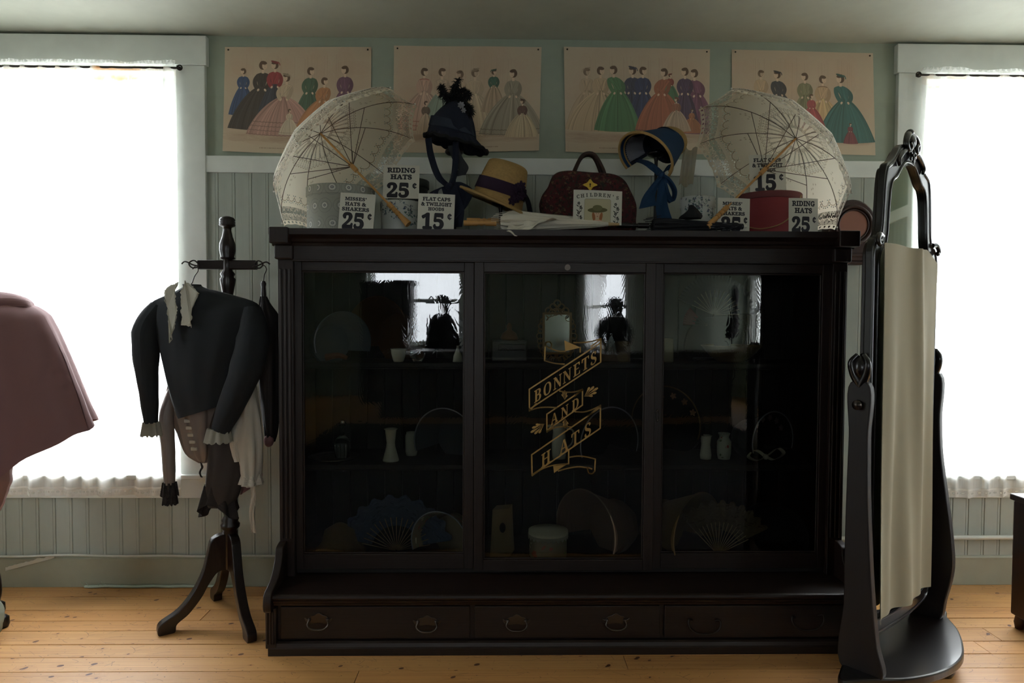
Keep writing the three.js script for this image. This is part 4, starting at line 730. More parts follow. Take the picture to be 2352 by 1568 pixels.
// carpet bag
{
  const tex = paint(512, 512, (c, w) => { const r = rngOf(31); c.fillStyle = '#4a1e20'; c.fillRect(0, 0, w, w); for (let i = 0; i < 420; i++) { const p = [[92, 32, 34], [58, 54, 36], [40, 30, 26], [104, 84, 60], [50, 24, 24], [34, 40, 34]][Math.floor(r() * 6)]; c.fillStyle = css(...p, 0.75); const x = r() * w, y = r() * w; for (let k = 0; k < 4; k++) { c.beginPath(); c.ellipse(x + (r() - 0.5) * 26, y + (r() - 0.5) * 26, 3 + r() * 11, 2 + r() * 6, r() * 6, 0, 7); c.fill(); } } }, { repeat: [3.2, 3.2] });
  const o = thing('carpet_bag', 'dark red floral carpet bag with a brown leather handle', 'bag', [0.425, TOP + 0.006, 0.3]);
  const outline = smoothShape([[-0.222, 0.004], [-0.228, 0.1], [-0.235, 0.16], [-0.2, 0.215], [-0.172, 0.275], [-0.13, 0.288], [0, 0.282], [0.13, 0.272], [0.17, 0.25], [0.2, 0.2], [0.23, 0.13], [0.228, 0.06], [0.222, 0.004], [0, 0.0]], 80);
  part(o, 'bag_body', slab(outline, 0.17, 0.03, 6).translate(0, 0.03, -0.085).scale(0.88, 0.89, 1), std({ map: tex, roughness: 0.9, bumpMap: weave, bumpScale: 0.0008 }));
  part(o, 'frame', [tube([[-0.155, 0.27, 0], [-0.1, 0.286, 0], [0, 0.287, 0], [0.1, 0.278, 0], [0.155, 0.262, 0]], 0.012, 24, 8)], M.mahog);
  for (const z of [-0.04, 0.062]) part(o, 'handle', tube([[-0.082, 0.258, z], [-0.062, 0.33, z * 0.7], [-0.022, 0.396, z * 0.4], [0.022, 0.398, z * 0.4], [0.064, 0.328, z * 0.7], [0.085, 0.252, z]], 0.0095, 30, 8), std({ color: 0x3a2620, roughness: 0.45 }));
  part(o, 'lock_plate', slab(smoothShape([[-0.034, 0], [-0.014, 0.01], [0, 0.026], [0.014, 0.01], [0.034, 0], [0.014, -0.01], [0, -0.026], [-0.014, -0.01]], 40), 0.005, 0.0015).translate(0, 0.237, 0.086), std({ color: 0xb9983c, metalness: 0.8, roughness: 0.4 }));
  part(o, 'keyhole', [new THREE.CylinderGeometry(0.004, 0.004, 0.003, 10).rotateX(Math.PI / 2).translate(0, 0.24, 0.0915), plain(0.004, 0.011, 0.003, 0, 0.233, 0.0915)], M.black);
  for (const x of [-0.08, 0.084]) part(o, 'rivet', new THREE.SphereGeometry(0.006, 8, 6).translate(x, 0.254, 0.082), M.brass);
}
// blue poke bonnet
{
  const o = thing('poke_bonnet', 'royal blue poke bonnet with a straw rim and long blue ribbons', 'bonnet', [0.745, TOP + 0.42, 0.4]);
  const g = new THREE.Matrix4().makeRotationFromEuler(new THREE.Euler(0.42, -0.95, -0.3, 'YXZ'));
  const hood = (t, q, k = 1) => { const a = lerp(-2.2, 2.2, t), r = lerp(0.15, 0.088, q) * k; return V(Math.sin(a) * r * 1.02, Math.cos(a) * r * 0.82 - 0.02 + 0.02 * q, lerp(0.1, -0.08, q) + (1 - q) * 0.025 * Math.cos(a)).applyMatrix4(g); };
  part(o, 'hood', cloth((u, v) => hood(u, v).toArray(), 40, 12, 0.005), M.blue);
  part(o, 'crown', loft([[0, 0, 0, 0.09, 0.075], [0, 0.03, 0, 0.088, 0.073], [0, 0.06, 0, 0.07, 0.058], [0, 0.075, 0, 0.03, 0.025]], 28).rotateX(-Math.PI / 2).translate(0, 0.0, -0.07).applyMatrix4(g), M.straw);
  part(o, 'lining', cloth((u, v) => hood(u, 0.15 + 0.85 * v, 0.95).toArray(), 34, 8, 0.003), M.navy);
  part(o, 'crown_lining', new THREE.CircleGeometry(0.088, 28).translate(0, -0.005, -0.055).applyMatrix4(g), M.navy);
  part(o, 'straw_rim', tube(Array.from({ length: 32 }, (_, i) => hood(i / 31, 0)), 0.0065, 80, 8), M.straw);
  part(o, 'straw_rim_inner', tube(Array.from({ length: 32 }, (_, i) => hood(i / 31, 0.1, 0.94)), 0.004, 80, 6), M.straw);
  part(o, 'lace_ruche', cloth((u, v) => { const p = hood(0.04 + u * 0.3, 0.12 + v * 0.5, 0.93 - 0.05 * Math.abs(Math.sin(u * 40 + v * 6))); return p.toArray(); }, 60, 8, 0.002), M.greyLace);
  const l = hood(0.02, 0.35), r = hood(0.98, 0.25), k = [0.0, -0.145, 0.07];
  part(o, 'ribbon', ribbon([l.toArray(), [l.x * 0.6, -0.1, 0.07], k], 0.036, [1, 0.3, 0.2]), M.blue); part(o, 'ribbon', ribbon([r.toArray(), [r.x * 0.6, -0.11, 0.075], k], 0.03, [0.4, 1, 0.2]), M.blue);
  part(o, 'ribbon_knot', new THREE.SphereGeometry(0.016, 12, 8).translate(...k), M.blue);
  part(o, 'ribbon_tail', ribbon([k, [-0.03, -0.19, 0.08], [-0.06, -0.25, 0.08], [-0.065, -0.295, 0.08]], 0.07, [1, 0.18, 0.1], 20, 0.0015, (v) => 0.25 + 0.9 * v), M.blue);
  part(o, 'ribbon_tail', ribbon([k, [0.0, -0.22, 0.085], [0.004, -0.3, 0.08], [0.018, -0.365, 0.08]], 0.07, [1, 0.0, 0.1], 20, 0.0015, (v) => 0.35 + 0.7 * v), M.blue);
  part(o, 'ribbon_loop', ribbon([k, [0.03, -0.17, 0.08], [0.062, -0.225, 0.08], [0.05, -0.27, 0.075], [0.025, -0.24, 0.085], [0.008, -0.17, 0.08]], 0.032, [0.5, 0.2, 0.8]), M.blue);
  part(o, 'veil', cloth((u, v) => [lerp(0.105, 0.17, u) + 0.02 * v, lerp(-0.175, 0.0, v) + 0.01 * Math.sin(u * 9), -0.02 + 0.01 * Math.sin(u * 14)], 12, 12, 0.001), phy({ color: 0xb5ad96, transmission: 0.5, thickness: 0, roughness: 1, transparent: true, opacity: 0.55, side: THREE.DoubleSide }));
}
/* ---------- coat rack and the clothes on it ---------- */
{
  const o = thing('coat_rack', 'dark turned wooden coat rack with curved legs beside the cabinet', 'coat rack', [-1.285, 0, 0.4]);
  part(o, 'column', lathe([[0.02, 0.24], [0.034, 0.245], [0.034, 0.42], [0.03, 0.43], [0.042, 0.44], [0.044, 0.455], [0.034, 0.468], [0.04, 0.48], [0.028, 0.5], [0.034, 0.52], [0.034, 0.9], [0.026, 0.93], [0.026, 1.5], [0.02, 1.53], [0.03, 1.58], [0.036, 1.62], [0.028, 1.63], [0.034, 1.645], [0.022, 1.66], [0.022, 1.71], [0.036, 1.716], [0.03, 1.725], [0.037, 1.755], [0.036, 1.785], [0.024, 1.82], [0.018, 1.85], [0.02, 1.862], [0.034, 1.868]], 24), M.mahog);
  part(o, 'knob', lathe([[0.02, 1.864], [0.035, 1.868], [0.037, 1.876], [0.033, 1.88], [0.037, 1.886], [0.033, 1.891], [0.036, 1.897], [0.03, 1.908], [0.014, 1.914], [0, 1.916]], 24), M.mahog);
  const leg = slab(smoothShape([[0, 0.4], [0.04, 0.412], [0.082, 0.395], [0.098, 0.34], [0.12, 0.255], [0.165, 0.165], [0.23, 0.09], [0.3, 0.05], [0.312, 0.035], [0.31, 0.003], [0.27, 0.0], [0.25, 0.004], [0.243, 0.035], [0.19, 0.075], [0.135, 0.14], [0.1, 0.2], [0.06, 0.245], [0, 0.25]], 110), 0.042, 0.004).translate(0, 0, -0.021);
  for (const a of [0.92, -0.56 - Math.PI / 2 + 4.71 + 0.0, 2.55, -2.2].map((k) => k)) part(o, 'leg', leg.clone().rotateY(-a), M.mahog);
  part(o, 'crossbar', [box(0.275, 0.044, 0.034, 0, 1.687, 0, 0.006)], M.mahog);
  const loop = (s) => tube([[s * 0.125, 1.687, 0.016], [s * 0.15, 1.706, 0.018], [s * 0.172, 1.692, 0.02], [s * 0.158, 1.672, 0.02], [s * 0.125, 1.678, 0.018], [s * 0.15, 1.684, 0.022], [s * 0.19, 1.7, 0.024], [s * 0.205, 1.69, 0.02]], 0.0035, 40, 6);
  for (const s of [-1, 1]) part(o, 'coat_hook', loop(s), M.iron);
}
const creased = (hex, o = {}) => phy({ color: hex, roughness: 0.85, bumpMap: crumple, bumpScale: 0.004, ...o });
M.blackWool = creased(0x15181c, { sheen: 0.3, sheenRoughness: 0.6 }); M.laceCream = phy({ color: 0xb8b4a6, roughness: 1, bumpMap: weave, bumpScale: 0.003 }); M.taupeSatin = creased(0x857973, { roughness: 0.4 }); M.darkBrown = creased(0x241e1e); M.offWhite = creased(0xbcb6aa); M.mauve = creased(0x845f5e, { sheen: 0.6, sheenRoughness: 0.5 }); M.taupe = creased(0x38312f);
const jag = (n, r0, seed) => { const r = rngOf(seed); return Array.from({ length: n }, () => r0 * (0.5 + r())); };
function lacePoly(pts, z, dz = 0, seed = 1) {                     // pointed lace lapel with a ragged edge and thickness
  const out = []; pts.forEach((p, i) => { const q = pts[(i + 1) % pts.length], n = 9, j = jag(n, 0.006, seed + i), d = V2(q[0] - p[0], q[1] - p[1]).normalize(); for (let k = 0; k < n; k++) { const t = k / n; out.push([lerp(p[0], q[0], t) - d.y * j[k], lerp(p[1], q[1], t) + d.x * j[k]]); } });
  const g = slab(out, 0.006, 0.001); const P = g.attributes.position; for (let i = 0; i < P.count; i++) P.setZ(i, P.getZ(i) + z + dz * (P.getY(i) - pts[0][1]) + 0.004 * Math.sin(P.getY(i) * 130)); g.computeVertexNormals(); return g;
}
function cuffLace(x, y, z, r, seed) { return cloth((u, v) => { const a = u * 6.283, k = r * (1 + 0.35 * v) + 0.006 * Math.sin(a * 9 + seed); return [x + Math.cos(a) * k, y - v * 0.055 - 0.012 * v * Math.abs(Math.sin(a * 6 + seed)), z + Math.sin(a) * k * 0.8]; }, 44, 5, 0.002); }
const crease = (f, k = 0.05) => (a, t) => k * Math.sin(a * f + t * 7) + k * 0.7 * Math.sin(a * (f + 3) - t * 5);
const sleeve = (pts, rs) => { const c = new THREE.CatmullRomCurve3(pts.map((p) => V(...p))); return tube(pts, (t) => { const s = t * (rs.length - 1), i = Math.min(rs.length - 2, Math.floor(s)); return lerp(rs[i], rs[i + 1], s - i) * (1 + 0.02 * Math.sin(t * 17) + 0.015 * Math.sin(t * 31)); }, 40, 16); };
{
  const o = thing('lace_collared_jacket', 'black jacket with a cream lace collar hanging on the coat rack', 'jacket', [-1.36, 1.04, 0.5]), T2 = (g) => g.translate(1.36, -1.04, -0.5);
  part(o, 'torso', T2(loft([[-1.33, 1.02, 0.5, 0.15, 0.085, 0.3], [-1.345, 1.08, 0.5, 0.155, 0.09, 0.14], [-1.355, 1.2, 0.5, 0.175, 0.1], [-1.35, 1.34, 0.5, 0.215, 0.1], [-1.35, 1.45, 0.5, 0.24, 0.085], [-1.352, 1.505, 0.5, 0.235, 0.06], [-1.37, 1.545, 0.5, 0.14, 0.05], [-1.4, 1.575, 0.5, 0.05, 0.04], [-1.41, 1.59, 0.5, 0.04, 0.035]], 44, (a, t) => 0.03 * Math.sin(a * 7 + t * 5) * (1 - t * 0.6) + 0.02 * Math.sin(a * 13 - t * 8))), M.blackWool);
  part(o, 'sleeve', T2(sleeve([[-1.555, 1.49, 0.5], [-1.6, 1.4, 0.52], [-1.605, 1.25, 0.53], [-1.59, 1.1, 0.54], [-1.582, 0.96, 0.54]], [0.04, 0.062, 0.052, 0.04, 0.03])), M.blackWool);
  part(o, 'sleeve', T2(sleeve([[-1.14, 1.48, 0.5], [-1.12, 1.36, 0.53], [-1.15, 1.2, 0.55], [-1.21, 1.05, 0.56], [-1.262, 0.93, 0.56]], [0.045, 0.075, 0.07, 0.06, 0.042])), M.blackWool);
  part(o, 'lace_cuff', T2(cuffLace(-1.58, 0.965, 0.54, 0.032, 1)), M.laceCream); part(o, 'lace_cuff', T2(cuffLace(-1.272, 0.94, 0.56, 0.045, 4)), M.laceCream);
  part(o, 'lace_lapel', T2(lacePoly([[-1.432, 1.6], [-1.475, 1.585], [-1.5, 1.548], [-1.478, 1.47], [-1.452, 1.325], [-1.43, 1.41], [-1.425, 1.47], [-1.44, 1.54]], 0.575, -0.16, 3)), M.laceCream, 'cream lace lapel');
  part(o, 'lace_lapel', T2(lacePoly([[-1.405, 1.606], [-1.425, 1.55], [-1.418, 1.46], [-1.41, 1.4], [-1.362, 1.395], [-1.362, 1.48], [-1.335, 1.55], [-1.375, 1.59]], 0.575, -0.14, 8)), M.laceCream, 'cream lace lapel');
}
solo('wire_hanger', 'wire hanger holding the lace-collared jacket on the left hook', 'hanger', [tube([[-1.44, 1.665, 0.42], [-1.422, 1.682, 0.42], [-1.412, 1.66, 0.425], [-1.418, 1.63, 0.45], [-1.415, 1.6, 0.48]], 0.0022, 24, 6), rod([-1.415, 1.6, 0.48], [-1.42, 1.585, 0.49], 0.0022, 6)], M.iron);
{
  const o = thing('satin_bodice', 'taupe satin bodice with a buttoned front under the black jacket', 'bodice', [-1.43, 0.76, 0.42]), T2 = (g) => g.translate(1.43, -0.76, -0.42);
  part(o, 'torso', T2(loft([[-1.4, 0.755, 0.42, 0.02, 0.02], [-1.41, 0.8, 0.42, 0.068, 0.045], [-1.42, 0.9, 0.42, 0.092, 0.055], [-1.425, 1.02, 0.42, 0.118, 0.065], [-1.42, 1.12, 0.42, 0.12, 0.06], [-1.42, 1.2, 0.42, 0.08, 0.05]], 40, (a, t) => 0.12 * Math.sin(a * 11 + t * 2) + 0.06 * Math.sin(a * 5 + t * 4))), M.taupeSatin);
  part(o, 'sleeve', T2(sleeve([[-1.525, 1.1, 0.43], [-1.555, 0.98, 0.45], [-1.545, 0.82, 0.46], [-1.54, 0.66, 0.46]], [0.03, 0.034, 0.03, 0.024])), M.taupeSatin);
  part(o, 'frilled_cuff', T2(cuffLace(-1.54, 0.67, 0.46, 0.028, 2).scale(1, 1.0, 1)), M.darkBrown); part(o, 'frilled_cuff', T2(cuffLace(-1.54, 0.63, 0.46, 0.024, 5)), M.darkBrown);
  for (let k = 0; k < 8; k++) part(o, 'button_loop', T2(box(0.03, 0.017, 0.01, -1.463 + k * 0.006, 1.06 - k * 0.033, 0.49 - k * 0.003, 0.004)), M.offWhite);
  part(o, 'tie', T2(ribbon([[-1.402, 0.765, 0.44], [-1.396, 0.74, 0.445], [-1.405, 0.715, 0.445], [-1.398, 0.69, 0.445]], 0.01, [1, 0, 0.2])), M.taupe);
}
{
  const o = thing('grey_skirt', 'grey-brown draped skirt hanging low on the coat rack', 'skirt', [-1.27, 0.5, 0.47]), T2 = (g) => g.translate(1.27, -0.5, -0.47);
  part(o, 'drape', T2(loft([[-1.31, 0.56, 0.47, 0.05, 0.04], [-1.29, 0.62, 0.47, 0.075, 0.05], [-1.27, 0.75, 0.47, 0.085, 0.055], [-1.265, 0.9, 0.47, 0.085, 0.055], [-1.26, 1.02, 0.47, 0.06, 0.04]], 36, crease(5, 0.05))), M.taupe);
  part(o, 'frill', T2(cloth((u, v) => { const a = u * 6.283, r = 0.05 + 0.03 * v + 0.012 * Math.sin(a * 8); return [-1.312 + Math.cos(a) * r * 1.1, 0.66 - 0.06 * v - 0.12 * v * (0.6 + 0.4 * Math.sin(a * 2 + 1)) * 0.8, 0.47 + Math.sin(a) * r * 0.7]; }, 60, 6, 0.002)), M.darkBrown, 'dark frilled hem');
}
solo('mauve_cloth', 'small dull mauve cloth hanging behind the white blouse', 'cloth', cloth((u, v) => [lerp(-1.23, -1.13, u) + 0.01 * Math.sin(v * 5), lerp(0.6 + 0.06 * u, 0.8, v), 0.42 + 0.012 * Math.sin(u * 8 + v)], 14, 10, 0.004), M.mauve);
{
  const o = thing('white_blouse', 'crumpled off-white blouse with a long tie at the right of the coat rack', 'blouse', [-1.155, 0.45, 0.49]), T2 = (g) => g.translate(1.155, -0.45, -0.49);
  part(o, 'body', T2(loft([[-1.15, 0.66, 0.49, 0.03, 0.03], [-1.152, 0.72, 0.49, 0.045, 0.04], [-1.155, 0.84, 0.49, 0.058, 0.045], [-1.16, 0.97, 0.49, 0.052, 0.042], [-1.16, 1.08, 0.49, 0.036, 0.034], [-1.158, 1.15, 0.48, 0.026, 0.026], [-1.15, 1.2, 0.47, 0.024, 0.022]], 36, crease(6, 0.1))), M.offWhite);
  part(o, 'sleeve', T2(sleeve([[-1.19, 0.98, 0.5], [-1.215, 0.88, 0.51], [-1.2, 0.78, 0.51]], [0.022, 0.026, 0.02])), M.offWhite);
  part(o, 'tie', T2(ribbon([[-1.145, 0.7, 0.5], [-1.138, 0.62, 0.5], [-1.146, 0.54, 0.5], [-1.137, 0.445, 0.5]], 0.026, [1, 0, 0.3])), M.offWhite);
  part(o, 'ruched_hem', T2(cloth((u, v) => { const a = u * 6.283, r = 0.03 + 0.02 * v + 0.01 * Math.sin(a * 7); return [-1.15 + Math.cos(a) * r, 0.73 - v * 0.06, 0.49 + Math.sin(a) * r]; }, 44, 5, 0.002)), M.offWhite);
}
{
  const o = thing('dark_coat', 'dark coat hanging folded on a wooden hanger next to the cabinet', 'coat', [-1.1, 0.84, 0.4]), T2 = (g) => g.translate(1.1, -0.84, -0.4);
  part(o, 'body', T2(loft([[-1.09, 0.85, 0.4, 0.018, 0.02], [-1.088, 0.92, 0.4, 0.03, 0.05], [-1.085, 1.1, 0.4, 0.042, 0.08], [-1.085, 1.28, 0.4, 0.05, 0.1], [-1.092, 1.42, 0.4, 0.045, 0.09], [-1.11, 1.5, 0.4, 0.025, 0.04], [-1.118, 1.54, 0.4, 0.014, 0.016]], 36, crease(7, 0.1))), M.darkBrown);
  part(o, 'hanger_neck', T2(lathe([[0.009, 1.5], [0.012, 1.55], [0.01, 1.585], [0.013, 1.6], [0.008, 1.612]], 14).translate(-1.118, 0, 0.4)), M.mahog);
  part(o, 'hanger_hook', T2(tube([[-1.118, 1.61, 0.4], [-1.112, 1.64, 0.405], [-1.1, 1.668, 0.41], [-1.11, 1.685, 0.415], [-1.122, 1.675, 0.418]], 0.0022, 24, 6)), M.iron);
  part(o, 'lining', T2(new THREE.SphereGeometry(0.024, 14, 10).scale(1, 1.3, 0.9).translate(-1.092, 0.86, 0.42)), M.mauve);
}
/* ---------- cape on a dress stand at the left edge ---------- */
{
  const o = thing('mauve_cape', 'dusty mauve wool cape on a dress stand before the left window', 'cape', [-2.27, 0.6, 0.6]);
  const capeHem = (a) => { const c = Math.cos(a), s = Math.sin(a); return 0.7 + 0.235 * Math.max(0, c) ** 1.5 - 0.02 * s + 0.12 * Math.max(0, -s); };
  const R2 = [[0, 0.07], [0.03, 0.15], [0.075, 0.215], [0.13, 0.25], [0.25, 0.282], [0.45, 0.325], [0.7, 0.372], [1, 0.42]];
  const rad = (t) => { for (let i = 0; i + 1 < R2.length; i++) if (t <= R2[i + 1][0]) return lerp(R2[i][1], R2[i + 1][1], (t - R2[i][0]) / (R2[i + 1][0] - R2[i][0])); return 0.415; };
  part(o, 'cape_body', cloth((u, v) => { const a = u * 6.283, t = 1 - v, r = rad(t) * (1 + (0.15 + 0.85 * t) * (0.06 * Math.sin(a * 6 + 0.9) + 0.045 * Math.sin(a * 11 + t * 2 + 1) + 0.02 * N3(a * 3, t * 4, 2))); return [Math.cos(a) * r, lerp(1.52, capeHem(a), t) - 0.6 - 0.03 * Math.cos(a) * t * (1 - t), Math.sin(a) * r * 0.85]; }, 96, 30, 0.004), M.mauve);
  part(o, 'shoulder_cape', cloth((u, v) => { const a = u * 6.283, t = 1 - v, r = lerp(0.06, 0.19, Math.sin(Math.min(1, t * 1.1) * 1.57)) * (1 + t * 0.06 * Math.sin(a * 5 + 1) + t * 0.03 * Math.sin(a * 9)); return [Math.cos(a) * r, lerp(1.545, 1.478 + 0.008 * Math.sin(a * 3), t ** 1.6) - 0.6, Math.sin(a) * r * 0.88]; }, 72, 12, 0.004), M.mauve);
  part(o, 'sleeve', sleeve([[0.18, 0.27, 0.2], [0.185, 0.16, 0.22], [0.17, 0.045, 0.23]], [0.06, 0.062, 0.042]), creased(0x8a665c));
}
{
  const o = thing('dress_stand', 'dark curved wooden dress stand under the mauve cape', 'dress stand', [-2.42, 0, 0.45]);
  part(o, 'pole', lathe([[0.03, 0.12], [0.035, 0.3], [0.05, 0.42], [0.035, 0.5], [0.028, 0.58], [0.02, 0.6], [0.02, 1.45], [0.03, 1.5]], 20), M.mahog);
  part(o, 'form', loft([[0, 0.85, 0.05, 0.1, 0.08], [0, 1.0, 0.06, 0.09, 0.08], [0, 1.25, 0.08, 0.13, 0.1], [0.06, 1.42, 0.1, 0.15, 0.08], [0.1, 1.5, 0.12, 0.06, 0.05], [0.1, 1.56, 0.12, 0.05, 0.05]], 28), M.black);
  for (const a of [0.35, 2.45, -1.75]) part(o, 'leg', tube([[0, 0.3, 0], [Math.cos(a) * 0.055, 0.27, Math.sin(a) * 0.055], [Math.cos(a) * 0.085, 0.17, Math.sin(a) * 0.085], [Math.cos(a) * 0.07, 0.08, Math.sin(a) * 0.07], [Math.cos(a) * 0.11, 0.035, Math.sin(a) * 0.11]], (t) => 0.03 - 0.008 * t, 24, 10), M.mahog);
  for (const a of [0.35, 2.45, -1.75]) part(o, 'foot', lathe([[0, 0], [0.03, 0], [0.036, 0.015], [0.034, 0.045], [0.022, 0.055], [0, 0.06]], 16).translate(Math.cos(a) * 0.115, 0, Math.sin(a) * 0.115), M.ebony);
}
solo('cloth_bundle', 'pale grey-green cloth bundle on the floor at the left edge', 'bundle', loft([[-2.31, 0.0, 0.62, 0.05, 0.06], [-2.3, 0.05, 0.62, 0.075, 0.08], [-2.3, 0.12, 0.62, 0.08, 0.08], [-2.31, 0.18, 0.62, 0.05, 0.06], [-2.315, 0.21, 0.62, 0.02, 0.02]], 24, crease(5, 0.08)), creased(0x8a9080));

/* ---------- standing mirror ---------- */
{
  const o = thing('standing_mirror', 'tall carved dark standing mirror on a broad base before the right window', 'mirror', [1.66, 0, 0.85], 0.68);
  M.polish = phy({ map: darkWood, color: 0x4a3a3a, roughness: 0.3, clearcoat: 0.5, clearcoatRoughness: 0.12 });
  const mir = (h0) => { const half = h0.map(([x, y]) => [x * 1.08, y]); return [...half, ...half.slice().reverse().map(([x, y]) => [-x, y])]; };
  const outer = smoothShape(mir([[0.27, 0.2], [0.305, 0.23], [0.305, 0.6], [0.305, 1.2], [0.305, 1.64], [0.305, 1.71], [0.285, 1.75], [0.25, 1.765], [0.235, 1.8], [0.225, 1.9], [0.215, 2.0], [0.2, 2.045], [0.17, 2.06], [0.13, 2.09], [0.085, 2.135], [0.035, 2.15]]), 180);
  const inner = smoothShape(mir([[0.25, 0.265], [0.258, 0.3], [0.258, 0.6], [0.258, 1.2], [0.258, 1.6], [0.255, 1.68], [0.235, 1.715], [0.205, 1.735], [0.19, 1.78], [0.18, 1.88], [0.168, 1.96], [0.15, 1.995], [0.12, 2.01], [0.08, 2.05], [0.04, 2.08]]), 180);
  const lip = tube(inner.map(([x, y]) => V(x, y, 0.018)), 0.006, 240, 6, true), lip2 = tube(outer.map(([x, y]) => V(x * 0.975, 1.15 + (y - 1.15) * 0.99, 0.016)), 0.007, 240, 6, true);
  part(o, 'mirror_frame', [slab(outer, 0.028, 0.005, 6, [inner]).translate(0, 0, -0.01), lip, lip2], M.polish);
  part(o, 'mirror_glass', slab(inner, 0.004, 0).translate(0, 0, 0.0), std({ color: 0xd5dcd8, metalness: 1, roughness: 0.03 }));
  part(o, 'mirror_back', slab(outer.map(([x, y]) => [x * 0.97, 1.15 + (y - 1.15) * 0.985]), 0.012, 0.002).translate(0, 0, -0.024), M.mahog);
  const cr = []; for (const s of [-1, 1]) { cr.push(tube([[0, 2.2, 0.012], [s * 0.04, 2.185, 0.022], [s * 0.062, 2.15, 0.026], [s * 0.04, 2.125, 0.03], [s * 0.025, 2.145, 0.034], [s * 0.04, 2.158, 0.034]], (t) => 0.016 - 0.009 * t, 30, 8), tube([[s * 0.05, 2.13, 0.02], [s * 0.09, 2.11, 0.024], [s * 0.13, 2.075, 0.026], [s * 0.12, 2.055, 0.026]], (t) => 0.013 - 0.006 * t, 20, 8)); }
  cr.push(new THREE.SphereGeometry(0.028, 16, 12).scale(1, 1.2, 0.7).translate(0, 2.165, 0.02), new THREE.SphereGeometry(0.016, 12, 8).translate(0, 2.205, 0.016), ...blossom(0, 2.11, 0.03, 0.03, 5, 2));
  part(o, 'crest', cr, M.polish, 'carved scrolled crest');
  for (const s of [-1, 1]) part(o, 'corner_scroll', [tube([[s * 0.262, 1.765, 0.02], [s * 0.296, 1.768, 0.026], [s * 0.316, 1.745, 0.03], [s * 0.302, 1.728, 0.032], [s * 0.29, 1.738, 0.034]], (t) => 0.012 - 0.005 * t, 20, 8)], M.polish);
  for (const s of [-1, 1]) {                                      // paddle-shaped uprights
    const up = s < 0 ? smoothShape([[-0.03, 1.2], [0.028, 1.2], [0.03, 1.0], [0.034, 0.8], [0.036, 0.6], [0.036, 0.35], [0.04, 0.1], [-0.1, 0.1], [-0.08, 0.22], [-0.06, 0.4], [-0.046, 0.6], [-0.036, 0.8], [-0.032, 1.0]], 90) : smoothShape([[-0.03, 1.2], [0.03, 1.2], [0.034, 1.0], [0.045, 0.85], [0.075, 0.65], [0.095, 0.45], [0.095, 0.3], [0.07, 0.18], [0.05, 0.1], [-0.05, 0.1], [-0.075, 0.2], [-0.1, 0.34], [-0.092, 0.48], [-0.068, 0.66], [-0.042, 0.85], [-0.034, 1.0]], 110);
    part(o, 'upright', slab(up, 0.036, 0.005).rotateY(Math.PI / 2).translate(s * 0.368 - 0.018, 0, 0), M.darkMahog);
    part(o, 'finial', [...[0, 1, 2].map((k) => tube([[s * 0.368, 1.19, 0], [s * 0.368 + 0.02 * Math.cos(k * 2.1), 1.24, 0.028 * Math.sin(k * 2.1)], [s * 0.368 + 0.03 * Math.cos(k * 2.1), 1.28, 0.035 * Math.sin(k * 2.1)], [s * 0.368 + 0.01 * Math.cos(k * 2.1), 1.31, 0.012 * Math.sin(k * 2.1)]], (t) => 0.02 - 0.01 * t, 18, 8)), new THREE.SphereGeometry(0.034, 14, 10).scale(0.9, 1.3, 0.9).translate(s * 0.368, 1.26, 0)], M.polish);
    part(o, 'pivot_knob', lathe([[0, 0], [0.018, 0.004], [0.02, 0.012], [0.008, 0.018], [0.008, 0.04]], 16).rotateZ(s * Math.PI / 2).translate(s * 0.405, 1.12, 0), M.brass);
  }
  const plate = smoothShape([[-0.5, -0.01], [-0.43, 0.02], [-0.3, 0.05], [-0.1, 0.08], [0.15, 0.12], [0.32, 0.14], [0.43, 0.12], [0.52, 0.03], [0.475, -0.04], [0.44, -0.05], [0.4, -0.07], [0.38, -0.085], [0.3, -0.14], [0.15, -0.205], [0.03, -0.235], [-0.13, -0.225], [-0.3, -0.16], [-0.4, -0.08], [-0.46, -0.04]], 150);
  part(o, 'base_plate', slab(plate, 0.035, 0.008).rotateX(-Math.PI / 2).translate(0, 0.07, 0), M.polish);
  for (const [x, z] of [[-0.4, 0.0], [0.4, 0.05], [0.05, 0.18], [0.3, -0.1]]) part(o, 'foot', lathe([[0, 0], [0.024, 0], [0.034, 0.02], [0.034, 0.045], [0.024, 0.062], [0.024, 0.075]], 16).translate(x, 0, z), M.polish);
  const c = thing('linen_cloth', 'beige linen cloth hanging over the glass of the standing mirror', 'cloth', [1.66, 0.27, 0.85], 0.68);
  part(c, 'cloth_sheet', cloth((u, v) => { const t = 1 - v, x = lerp(-0.3, 0.262, u), top = 1.465 - 0.05 * Math.max(0, u - 0.72) / 0.28 * (u > 0.72 ? 1 : 0); return [x + 0.01 * Math.sin(t * 4 + u * 3), lerp(0, top, v) + 0.002 * Math.sin(u * 9) * v, 0.048 + 0.01 * Math.sin(u * 11 + t * 1.5) * (0.4 + t) + 0.008 * Math.sin(u * 23 - t * 4) * t + 0.02 * Math.exp(-(((u - 0.55 - t * 0.25) / 0.06) ** 2)) * Math.exp(-t * 2)]; }, 60, 50, 0.003), phy({ color: 0x958c74, roughness: 0.9, bumpMap: weave, bumpScale: 0.0005, sheen: 0.2 }));
}
